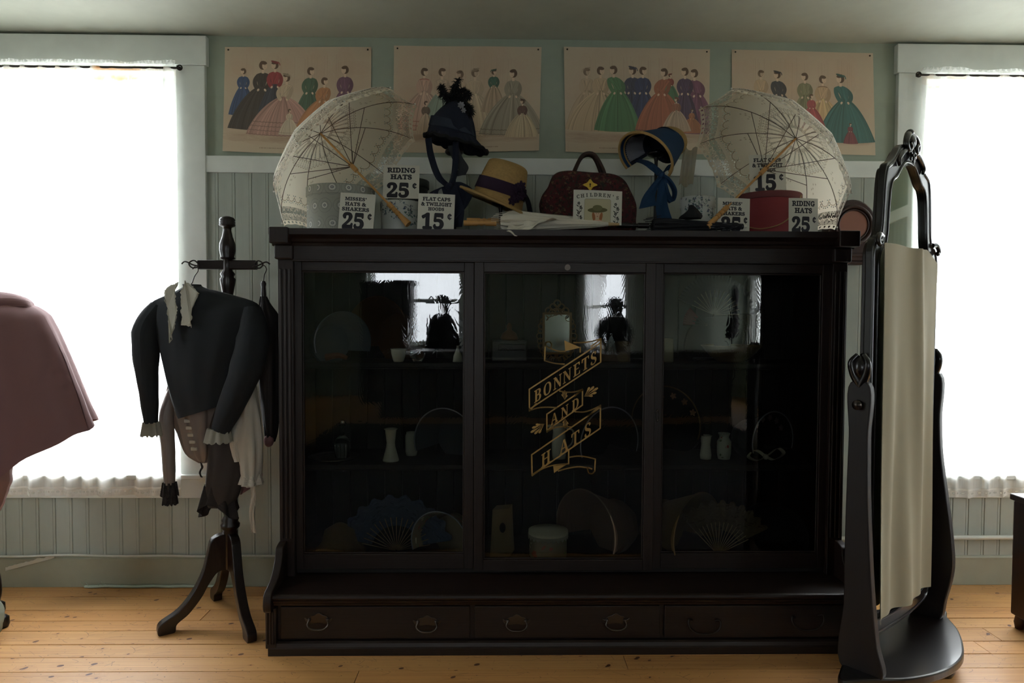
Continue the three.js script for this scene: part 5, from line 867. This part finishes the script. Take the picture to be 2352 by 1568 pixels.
/* ---------- wall things at the right, pipes and cords ---------- */
{
  const o = thing('wall_clock', 'round-topped brown wooden wall clock between cabinet and standing mirror', 'clock', [1.84, 1.74, 0.02]);
  const cw = std({ map: darkWood, color: 0xb8806c, roughness: 0.4 });
  part(o, 'case', [slab(smoothShape([[-0.12, 0.06], [-0.12, 0.19], [-0.1, 0.26], [-0.055, 0.305], [0, 0.32], [0.055, 0.305], [0.1, 0.26], [0.12, 0.19], [0.12, 0.06], [0.1, 0.04], [-0.1, 0.04]], 90), 0.08, 0.008)], cw);
  part(o, 'bezel', [new THREE.TorusGeometry(0.095, 0.01, 10, 40).translate(0, 0.195, 0.082), new THREE.TorusGeometry(0.078, 0.005, 8, 40).translate(0, 0.195, 0.084)], cw);
  part(o, 'dial', new THREE.CylinderGeometry(0.078, 0.078, 0.006, 40).rotateX(Math.PI / 2).translate(0, 0.195, 0.08), std({ color: 0x8a5a48, roughness: 0.5 }));
  part(o, 'foot_moulding', [box(0.25, 0.02, 0.09, 0, 0.04, 0.045, 0.005), box(0.21, 0.022, 0.08, 0, 0.02, 0.04, 0.005), box(0.16, 0.02, 0.07, 0, 0.002, 0.035, 0.005)], cw);
}
const pipeMat = std({ color: 0xc2c4b8, roughness: 0.4 });
tag(struct('trim_4', tube([[1.62, 0.262, 0.045], [2.5, 0.269, 0.045], [3.4, 0.272, 0.045], [4.59, 0.27, 0.045]], 0.012, 40, 10), pipeMat, 'painted pipe along the wall under the right window'));
solo('wall_cable', 'painted cable running along the top of the baseboard under the left window', 'cable', tube([[-3.3, 0.17, 0.03], [-2.5, 0.171, 0.032], [-2.3, 0.178, 0.034], [-2.0, 0.17, 0.031], [-1.8, 0.173, 0.033], [-1.6, 0.169, 0.03], [-1.4, 0.172, 0.033], [-1.1, 0.169, 0.03]], 0.0065, 120, 6), pipeMat);
solo('torn_tape', 'torn strip of painted tape on the baseboard at far left', 'tape', cloth((u, v) => [lerp(-2.62, -2.36, u), 0.09 + 0.07 * u + v * (0.022 + 0.015 * N3(u * 9, 1, 1)), 0.026 + 0.008 * v * Math.abs(Math.sin(u * 8)) + 0.004 * u], 24, 4, 0.002), pipeMat);
{
  const o = thing('frayed_strip', 'frayed pale green sealing strip where floor meets baseboard', 'sealing strip', [-2.2, 0, 0.03]), m = std({ color: 0xa8b4a2, roughness: 0.7 }), r = rngOf(19);
  part(o, 'strip', tube(Array.from({ length: 16 }, (_, i) => V(i * 0.054, 0.008 + 0.004 * r(), 0.002 + 0.006 * r())), 0.008, 60, 6), m);
  for (let k = 0; k < 9; k++) { const x = k < 5 ? r() * 0.16 : r() * 0.7; part(o, 'frayed_end', rod([x, 0.008, 0.006], [x + (r() - 0.5) * 0.06, 0.02 + r() * 0.025, 0.012 + r() * 0.01], 0.0018, 5, 0.0006), m); }
}
solo('extension_cord', 'white electric cord looping out from behind the cabinet', 'cord', tube([[-1.0, 0.3, 0.035], [-1.04, 0.295, 0.04], [-1.1, 0.25, 0.042], [-1.13, 0.17, 0.042], [-1.132, 0.08, 0.042], [-1.128, 0.015, 0.045], [-1.05, 0.006, 0.06], [-0.9, 0.006, 0.045], [-0.7, 0.006, 0.04]], 0.0055, 60, 8), std({ color: 0xb2b09a, roughness: 0.5 }));
{
  const o = thing('wooden_chest', 'reddish-brown wooden chest at the right edge under the window', 'chest', [2.665, 0, 0.63]), chestWood = std({ map: darkWood, color: 0xc07860, roughness: 0.4 });
  part(o, 'body', [span(-0.25, 0.25, 0.06, 0.6, -0.12, 0.11, 0.008, 'y')], chestWood); part(o, 'lid', span(-0.262, 0.262, 0.6, 0.63, -0.13, 0.12, 0.006, 'x'), chestWood);
  for (const [x, z] of [[-0.225, 0.085], [0.225, 0.085], [-0.225, -0.09], [0.225, -0.09]]) part(o, 'foot', lathe([[0, 0], [0.018, 0], [0.024, 0.03], [0.018, 0.06]], 12).translate(x, 0, z), chestWood);
  for (const z of [0.112]) for (const x of [-0.12, 0.12]) part(o, 'front_panel', span(x - 0.1, x + 0.1, 0.12, 0.54, z - 0.006, z + 0.004, 0.004, 'y'), chestWood);
}
/* ---------- things inside the cabinet ---------- */
const S1 = 1.234, S2 = 0.757, S3 = DECK + 0.001;
const inks = (seed, base, dots, n = 160) => paint(256, 256, (c) => { const r = rngOf(seed); c.fillStyle = base; c.fillRect(0, 0, 256, 256); for (let i = 0; i < n; i++) { c.fillStyle = dots[Math.floor(r() * dots.length)]; c.beginPath(); c.ellipse(r() * 256, r() * 256, 2 + r() * 8, 2 + r() * 6, r() * 3, 0, 7); c.fill(); } });
M.porcelain = std({ color: 0xb4b2a4, roughness: 0.25 }); M.creamPrint = std({ map: inks(3, '#8a7c62', ['#a85848', '#7a8a5c', '#d8c8a8']), roughness: 0.7 }); M.silver = std({ color: 0xb8bcbe, metalness: 1, roughness: 0.25 }); M.gilt2 = std({ color: 0x7a5a30, metalness: 0.5, roughness: 0.45 });
// bonnet with an arched hood opening towards one side
function plainBonnet(label, x, y, z, s, mat, trimMat, turn, tilt = 0, flowers = null) {
  const o = thing('bonnet', label, 'bonnet', [x, y, z], turn);
  const hood = (t, q, k = 1) => { const a = lerp(-1.9, 1.9, t), r = lerp(0.15, 0.1, q) * k * s; return [Math.sin(a) * r, Math.cos(a) * r + 0.05 * s + tilt * (1 - q) * 0.05, lerp(0.11, -0.03, q) * s]; };
  part(o, 'hood', cloth((u, v) => hood(u, v), 34, 8, 0.004), mat);
  part(o, 'crown', loft([[0, 0, 0, 0.1 * s, 0.1 * s], [0, 0.04 * s, 0, 0.098 * s, 0.098 * s], [0, 0.08 * s, 0, 0.075 * s, 0.075 * s], [0, 0.1 * s, 0, 0.02 * s, 0.02 * s]], 26, (a) => 0.03 * Math.sin(a * 7)).rotateX(-Math.PI / 2).translate(0, 0.05 * s, -0.02 * s), mat);
  part(o, 'rim', tube(Array.from({ length: 24 }, (_, i) => V(...hood(i / 23, 0))), 0.0035, 50, 6), trimMat);
  if (flowers) for (let k = 0; k < 5; k++) { const p = hood(0.3 + k * 0.12, 0.25, 0.86); part(o, 'flower', blossom(p[0], p[1], p[2], 0.016, 5, 2, k), flowers); }
  return o;
}
function openFan(label, x, y, z, r, mat, stickMat, a0 = 0.35, a1 = 2.8, sticks = 13, turn = 0, wavy = 0) {
  const o = thing('folding_fan', label, 'fan', [x, y, z], turn);
  part(o, 'leaf', cloth((u, v) => { const a = lerp(a0, a1, u), R1 = lerp(r * 0.45, r * (1 + wavy * 0.04 * Math.sin(u * 60)), v); return [Math.cos(a) * R1, Math.sin(a) * R1, 0.004 * ((Math.round(u * sticks * 4) % 2) ? 1 : -1) + 0.02 * v]; }, sticks * 4, 4, 0.0012), mat);
  for (let k = 0; k < sticks; k++) { const a = lerp(a0, a1, k / (sticks - 1)); part(o, 'stick', rod([0, 0, 0.004], [Math.cos(a) * r * 0.62, Math.sin(a) * r * 0.62, 0.018], 0.0022, 5), stickMat); }
  part(o, 'rivet', new THREE.SphereGeometry(0.006, 8, 6).translate(0, 0, 0.006), M.brass);
  return o;
}
function vase(label, x, y, z, pts, mat, name = 'vase') { const o = thing(name, label, { china_cup: 'cup', white_cup: 'cup', glass_bowl: 'bowl', china_bell: 'bell', straw_basket: 'basket', flat_hat: 'hat' }[name] ?? 'vase', [x, y, z]); part(o, 'body', lathe(pts, 28), mat); part(o, 'rim', new THREE.TorusGeometry(pts.at(-1)[0], 0.0025, 6, 28).rotateX(Math.PI / 2).translate(0, pts.at(-1)[1], 0), mat); return o; }
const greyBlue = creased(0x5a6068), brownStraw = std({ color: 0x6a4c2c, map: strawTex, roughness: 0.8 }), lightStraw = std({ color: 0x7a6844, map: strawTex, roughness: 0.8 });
// top shelf, left
plainBonnet('grey-blue silk bonnet at the left of the top shelf', -0.8, S1 + 0.03, 0.37, 0.95, greyBlue, greyBlue, 0.7, 0.3);
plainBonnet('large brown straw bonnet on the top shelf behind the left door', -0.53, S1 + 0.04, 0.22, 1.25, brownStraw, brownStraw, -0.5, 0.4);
plainBonnet('black velvet bonnet at the right of the left top shelf', -0.22, S1 + 0.035, 0.3, 0.9, M.black, M.black, -0.3);
vase('small white china cup on the top shelf below the brown bonnet', -0.475, S1, 0.448, [[0, 0], [0.022, 0.002], [0.026, 0.01], [0.034, 0.04], [0.036, 0.062]], M.porcelain, 'china_cup');
vase('clear glass bowl on the top shelf beside the china cup', -0.39, S1, 0.42, [[0, 0], [0.02, 0.002], [0.036, 0.03], [0.036, 0.055], [0.026, 0.07]], phy({ color: 0xffffff, transmission: 1, thickness: 0.02, roughness: 0.05 }), 'glass_bowl');
vase('small white china bell on the top shelf by the middle post', -0.2, S1, 0.42, [[0, 0], [0.024, 0.001], [0.02, 0.03], [0.01, 0.055], [0.004, 0.075]], M.porcelain, 'china_bell');
solo('wooden_scoop', 'brown wooden scoop lying at the left of the top shelf', 'scoop', [tube([[-0.82, S1 + 0.02, 0.42], [-0.76, S1 + 0.03, 0.43], [-0.72, S1 + 0.018, 0.43]], (t) => 0.018 - 0.008 * t, 16, 10)], std({ color: 0x6a3a2a, roughness: 0.5 }));
// top shelf, middle
{
  const o = thing('sewing_box', 'black sewing box with a brass oil lamp at the left of the middle shelf', 'box', [0.045, S1, 0.3]);
  part(o, 'box_body', box(0.17, 0.1, 0.12, 0, 0.05, 0, 0.005), M.ebony); part(o, 'open_drawer', box(0.13, 0.03, 0.06, 0.01, 0.07, 0.075, 0.004), M.mahog);
  part(o, 'lamp_font', lathe([[0, 0.1], [0.04, 0.1], [0.045, 0.11], [0.035, 0.135], [0.012, 0.15], [0.014, 0.17], [0.006, 0.185]], 24), std({ color: 0x7a4a2a, metalness: 0.6, roughness: 0.4 }));
}
{
  const o = thing('gilt_table_mirror', 'small looking glass in an ornate gilt openwork frame', 'mirror', [0.278, S1, 0.32]);
  const g = []; const r = rngOf(3);
  for (let k = 0; k < 30; k++) { const a = k / 30 * 6.283, x = Math.cos(a) * 0.083, y = 0.122 + Math.sin(a) * 0.118; g.push(new THREE.TorusGeometry(0.011 + r() * 0.006, 0.0032, 6, 14).rotateY((r() - 0.5) * 0.8).translate(x, y, 0.002 * r())); }
  for (let k = 0; k < 5; k++) g.push(new THREE.TorusGeometry(0.016, 0.004, 6, 16).translate((k - 2) * 0.02, 0.245 + 0.018 * (2 - Math.abs(k - 2)), 0));
  part(o, 'openwork_frame', g, M.gilt2);
  part(o, 'inner_frame', [box(0.012, 0.2, 0.014, -0.066, 0.135, 0.004, 0.003), box(0.012, 0.2, 0.014, 0.066, 0.135, 0.004, 0.003), box(0.144, 0.012, 0.014, 0, 0.232, 0.004, 0.003), box(0.144, 0.012, 0.014, 0, 0.038, 0.004, 0.003)], M.gilt2);
  part(o, 'looking_glass', plain(0.124, 0.184, 0.004, 0, 0.135, 0.002), std({ color: 0xc8ccc4, metalness: 1, roughness: 0.12 }));
  part(o, 'strut', box(0.02, 0.16, 0.006, 0, 0.09, -0.03, 0.002), M.gilt2);
}
{
  const o = thing('brocade_box', 'brown brocade box with a silver tassel at the right of the middle shelf', 'box', [0.555, S1, 0.32]);
  part(o, 'box_body', box(0.15, 0.1, 0.1, 0, 0.05, 0, 0.006), std({ map: inks(12, '#5a4630', ['#6e5a3c', '#463422', '#7a6648']), roughness: 0.8 }));
  part(o, 'tassel', [...Array.from({ length: 12 }, (_, k) => tube([[-0.02, 0.13, 0.054], [-0.02 + (k - 6) * 0.0035, 0.09, 0.058], [-0.02 + (k - 6) * 0.005, 0.035, 0.056]], 0.0011, 8, 4)), new THREE.SphereGeometry(0.008, 10, 8).translate(-0.02, 0.135, 0.054)], M.silver);
}
// top shelf, right
openFan('dark gauze fan with pale sticks spread on the right top shelf', 1.07, S1 + 0.23, 0.24, 0.2, M.navy, std({ color: 0x8a8070, roughness: 0.6 }), 0.02, 2.75, 15);
openFan('small plain red fan beside the dark gauze fan', 1.02, S1 + 0.18, 0.28, 0.12, std({ color: 0x6e1a1e, roughness: 0.8 }), M.mahog, 2.35, 3.15, 4);
{
  const o = thing('fan_stand', 'dark lacquer stand holding the fans on the right top shelf', 'stand', [1.1, S1, 0.26]);
  part(o, 'panel', slab(smoothShape([[-0.15, 0.0], [0.15, 0.0], [0.16, 0.12], [0.12, 0.2], [-0.1, 0.2], [-0.16, 0.12]], 50), 0.02, 0.003).translate(0, 0, -0.05), M.black); part(o, 'foot', box(0.26, 0.014, 0.1, 0, 0.007, -0.02, 0.004), M.ebony);
}
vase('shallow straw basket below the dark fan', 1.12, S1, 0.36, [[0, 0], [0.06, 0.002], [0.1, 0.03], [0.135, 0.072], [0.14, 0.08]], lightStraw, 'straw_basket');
solo('floral_tin', 'upright floral tin with red flowers by the right door stile', 'tin', box(0.07, 0.115, 0.05, 0.795, S1 + 0.058, 0.38, 0.006), std({ map: inks(5, '#8a8468', ['#8a2a2c', '#a04038', '#6a7048']), roughness: 0.5 }));
// middle shelf
vase('white hourglass-shaped vase on the left middle shelf', -0.52, S2, 0.4, [[0, 0], [0.038, 0.001], [0.039, 0.008], [0.022, 0.07], [0.02, 0.09], [0.027, 0.15], [0.03, 0.155]], M.porcelain);
vase('squat white cup behind the hourglass vase', -0.44, S2 + 0.0, 0.26, [[0, 0], [0.026, 0.001], [0.03, 0.02], [0.03, 0.1], [0.024, 0.115]], M.porcelain, 'white_cup');
{
  const o = thing('silver_tray', 'silver tray with a glass bottle at the left of the middle shelf', 'tray', [-0.8, S2, 0.36]);
  part(o, 'tray', lathe([[0, 0.004], [0.1, 0.004], [0.12, 0.014], [0.123, 0.016], [0.12, 0.018], [0.1, 0.009], [0, 0.009]], 36), M.silver);
  part(o, 'bottle', lathe([[0, 0.012], [0.036, 0.013], [0.038, 0.08], [0.03, 0.1], [0.012, 0.12], [0.012, 0.16], [0.016, 0.165]], 24).translate(0.04, 0, 0), phy({ color: 0xdfeee8, transmission: 1, thickness: 0.03, roughness: 0.05 })); part(o, 'stopper', new THREE.SphereGeometry(0.016, 14, 10).translate(0.04, 0.18, 0), M.silver);
}
plainBonnet('grey lace bonnet at the right of the left middle shelf', -0.22, S2 + 0.03, 0.26, 1.1, creased(0x4a4c52), M.greyLace, -0.4);
{
  const o = thing('cream_pitcher', 'cream china pitcher behind the word HATS', 'pitcher', [0.29, S2, 0.34]);
  part(o, 'body', lathe([[0, 0], [0.032, 0.002], [0.034, 0.02], [0.036, 0.08], [0.03, 0.13], [0.034, 0.165], [0.038, 0.17]], 28), M.porcelain); part(o, 'spout', new THREE.SphereGeometry(0.018, 12, 8).scale(1.4, 0.6, 0.8).translate(-0.036, 0.16, 0), M.porcelain); part(o, 'handle', tube([[0.034, 0.15, 0], [0.066, 0.14, 0], [0.064, 0.08, 0], [0.036, 0.05, 0]], 0.005, 20, 8), M.porcelain);
}
plainBonnet('dark bonnet with a lace edge on the centre middle shelf', 0.47, S2 + 0.03, 0.28, 1.15, M.black, M.greyLace, 0.5);
plainBonnet('straw-rimmed bonnet trimmed with flowers on the right middle shelf', 0.885, S2 + 0.08, 0.27, 1.2, M.black, lightStraw, -0.7, 0.8, std({ color: 0x8a6a54, roughness: 0.9 }));
vase('plain pale vase left of the flowered vase', 1.01, S2, 0.34, [[0, 0], [0.026, 0.001], [0.028, 0.02], [0.022, 0.07], [0.026, 0.11], [0.027, 0.115]], M.porcelain);
vase('vase painted with red flowers on the right middle shelf', 1.1, S2, 0.34, [[0, 0], [0.028, 0.001], [0.034, 0.03], [0.034, 0.085], [0.022, 0.108], [0.026, 0.122], [0.027, 0.126]], std({ map: inks(8, '#a8aa98', ['#9a3a34', '#5e6a48', '#b0a890'], 60), roughness: 0.35 }));
plainBonnet('black bonnet with looped ribbon and rosettes at the far right', 1.27, S2 + 0.04, 0.3, 0.95, M.black, M.greyLace, 0.5, 0.2, std({ color: 0x7a6a6a, roughness: 0.9 }));
{
  const o = thing('ribbon_bow', 'cream ribbon bow lying before the black bonnet', 'bow', [1.27, S2, 0.43]);
  part(o, 'loop', ribbon([[0, 0.03, 0], [-0.05, 0.06, 0], [-0.08, 0.03, 0], [-0.04, 0.012, 0], [0, 0.03, 0]], 0.03, [0.2, 0.4, 1]), M.cream); part(o, 'loop', ribbon([[0, 0.03, 0], [0.06, 0.07, 0], [0.09, 0.045, 0], [0.04, 0.015, 0], [0, 0.03, 0]], 0.03, [0.2, 0.4, 1]), M.cream); part(o, 'knot', new THREE.SphereGeometry(0.014, 12, 8).translate(0, 0.03, 0.004), M.cream);
}
// deck
vase('cream shell-shaped hat lying at the left of the bottom shelf', -0.77, S3, 0.38, [[0, 0.0], [0.12, 0.002], [0.125, 0.02], [0.085, 0.06], [0.07, 0.12], [0.02, 0.15], [0, 0.152]], lightStraw, 'flat_hat');
openFan('pale blue lace fan spread on the bottom shelf', -0.5, S3 + 0.012, 0.36, 0.27, std({ color: 0x46546a, map: inks(9, '#d8dce0', ['#aab2bc', '#f0f2f4']), roughness: 0.8 }), std({ color: 0x8a7458, roughness: 0.6 }), 0.2, 2.9, 17, 0, 1);
plainBonnet('ivory lace bonnet at the right of the left bottom shelf', -0.24, S3 + 0.03, 0.36, 1.0, M.creamPrint, M.greyLace, -0.4);
{
  const o = thing('cream_carton', 'tall cream carton with a dark oval label on the bottom shelf', 'carton', [0.015, S3, 0.38]);
  part(o, 'carton_body', loft([[0, 0, 0, 0.085, 0.05], [0, 0.11, 0, 0.075, 0.045], [0, 0.23, 0, 0.068, 0.04]], 4, null, true, 2).rotateY(Math.PI / 4), std({ color: 0x7a6848, roughness: 0.8 }));
  part(o, 'oval_label', new THREE.CylinderGeometry(0.018, 0.018, 0.003, 24).scale(0.8, 1, 1.3).rotateX(Math.PI / 2).translate(0.0, 0.145, 0.054), M.darkBrown);
}
{
  const o = thing('lace_edged_box', 'round cream box with a lace edge in the middle of the bottom shelf', 'box', [0.235, S3, 0.4]);
  part(o, 'box_body', lathe([[0, 0], [0.088, 0], [0.09, 0.004], [0.09, 0.11]], 36), M.creamPrint); part(o, 'lid', lathe([[0.092, 0.1], [0.095, 0.102], [0.095, 0.125], [0, 0.13]], 36), M.cream);
  part(o, 'lace_edge', cloth((u, v) => { const a = u * 6.283; return [Math.cos(a) * 0.097, 0.11 - v * (0.018 + 0.006 * Math.sin(a * 24)), Math.sin(a) * 0.097]; }, 120, 2, 0.001), M.laceCream);
}
plainBonnet('pale pink bonnet leaning on the right of the middle bottom shelf', 0.52, S3 + 0.05, 0.34, 1.3, creased(0x6a5446), creased(0x7a6a58), -0.9, 0.3);
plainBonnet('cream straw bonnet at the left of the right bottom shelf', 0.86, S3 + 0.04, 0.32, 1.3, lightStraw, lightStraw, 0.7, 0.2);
openFan('cream lace fan standing on the right bottom shelf', 1.05, S3 + 0.012, 0.42, 0.26, std({ color: 0x6a604c, map: inks(15, '#d8d0bc', ['#a89c82', '#f0ead8']), roughness: 0.9 }), std({ color: 0xa08a64, roughness: 0.6 }), 0.5, 2.35, 15, 0, 1);
plainBonnet('black bonnet at the far right of the bottom shelf', 1.36, S3 + 0.04, 0.3, 1.1, M.black, M.black, -0.4);

/* ---------- behind the viewer: what the cabinet glass mirrors ---------- */
{
  const o = thing('dressed_mannequin', 'mannequin in black with a brimmed hat, mirrored in the middle pane', 'mannequin', [2.02, 0, 9.1]);
  part(o, 'gown', loft([[0, 0.01, 0, 0.42, 0.4], [0, 0.5, 0, 0.32, 0.3], [0, 0.95, 0, 0.17, 0.15], [0, 1.08, 0, 0.13, 0.11], [0, 1.3, 0, 0.19, 0.13], [0, 1.42, 0, 0.17, 0.1], [0, 1.47, 0, 0.06, 0.06]], 32, crease(8, 0.04)), M.black);
  part(o, 'collar', loft([[0, 1.44, 0, 0.09, 0.08], [0, 1.48, 0, 0.06, 0.06]], 20), M.white);
  part(o, 'head', loft([[0, 1.46, 0, 0.045, 0.05], [0, 1.52, 0, 0.05, 0.06], [0, 1.6, -0.01, 0.07, 0.085], [0, 1.68, 0, 0.065, 0.08], [0, 1.72, 0, 0.02, 0.02]], 22), M.darkBrown);
  part(o, 'hat', lathe([[0.2, 1.645], [0.24, 1.655], [0.2, 1.662], [0.085, 1.665], [0.08, 1.75], [0.05, 1.775], [0, 1.78]], 28), M.black);
  for (const s of [-1, 1]) part(o, 'sleeve', sleeve([[s * 0.16, 1.38, 0], [s * 0.25, 1.2, -0.04], [s * 0.2, 1.02, -0.16]], [0.07, 0.075, 0.05]), M.black);
}
{
  const o = thing('tall_wardrobe', 'tall dark wardrobe before the wide far window, mirrored in the left pane', 'wardrobe', [-1.95, 0, 9.3]);
  part(o, 'carcass', box(0.75, 2.0, 0.5, 0, 1.0, 0, 0.01), M.cab); part(o, 'cornice', box(0.82, 0.07, 0.55, 0, 2.035, 0, 0.01), M.cab);
  for (const s of [-1, 1]) part(o, 'door', box(0.35, 1.7, 0.02, s * 0.18, 1.0, -0.255, 0.006), M.cab);
}
{
  const o = thing('feather_hat_mannequin', 'mannequin in a dark cape and wide hat, mirrored in the left pane', 'mannequin', [-0.98, 0, 9.0]);
  part(o, 'cape', loft([[0, 0.01, 0, 0.4, 0.38], [0, 0.6, 0, 0.33, 0.3], [0, 1.2, 0, 0.25, 0.2], [0, 1.45, 0, 0.16, 0.12], [0, 1.52, 0, 0.06, 0.06]], 30, crease(7, 0.05)), M.darkBrown);
  part(o, 'head', new THREE.SphereGeometry(0.085, 18, 14).scale(0.85, 1.2, 1).translate(0, 1.6, 0), M.darkBrown); part(o, 'hat', lathe([[0.26, 1.68], [0.3, 1.7], [0.24, 1.71], [0.1, 1.7], [0.1, 1.8], [0, 1.83]], 28), M.black);
}
{
  const o = thing('corset_form', 'dark waisted dress form before the small far window, mirrored in the right pane', 'dress form', [4.15, 0, 9.55]);
  part(o, 'torso', loft([[0, 1.1, 0, 0.13, 0.12], [0, 1.4, 0, 0.1, 0.1], [0, 1.6, 0, 0.07, 0.07], [0, 1.8, 0, 0.1, 0.1], [0, 1.95, 0, 0.1, 0.08], [0, 2.04, 0, 0.04, 0.04]], 26), M.darkBrown);
  part(o, 'pole', rod([0, 0.04, 0], [0, 1.15, 0], 0.02, 12), M.ebony); part(o, 'foot', lathe([[0, 0], [0.18, 0], [0.18, 0.02], [0.04, 0.05], [0, 0.05]], 28), M.ebony);
}
{
  const o = thing('dark_counter', 'long dark shop counter at the back of the room behind the viewer', 'counter', [0.9, 0, 7.6]);
  part(o, 'counter_body', box(5.2, 0.92, 0.7, 0, 0.46, 0, 0.01), M.cab); part(o, 'counter_top', box(5.3, 0.04, 0.78, 0, 0.94, 0, 0.01), M.cab);
}
{
  const o = thing('dark_rug', 'dark patterned rug on the floor behind the viewer', 'rug', [0.5, 0.001, 4.1]);
  part(o, 'pile', box(5.4, 0.01, 5.0, 0, 0.006, 0, 0.003), std({ map: paint(512, 512, (c) => { const r = rngOf(9); c.fillStyle = '#2c2426'; c.fillRect(0, 0, 512, 512); for (let i = 0; i < 500; i++) { c.fillStyle = ['#3a2a2a', '#242a30', '#40342c', '#1e1a1c'][Math.floor(r() * 4)]; c.beginPath(); c.ellipse(r() * 512, r() * 512, 4 + r() * 16, 4 + r() * 12, r() * 3, 0, 7); c.fill(); } }, { repeat: [1, 1] }), roughness: 0.95 }));
}
renderer.render(scene, camera);
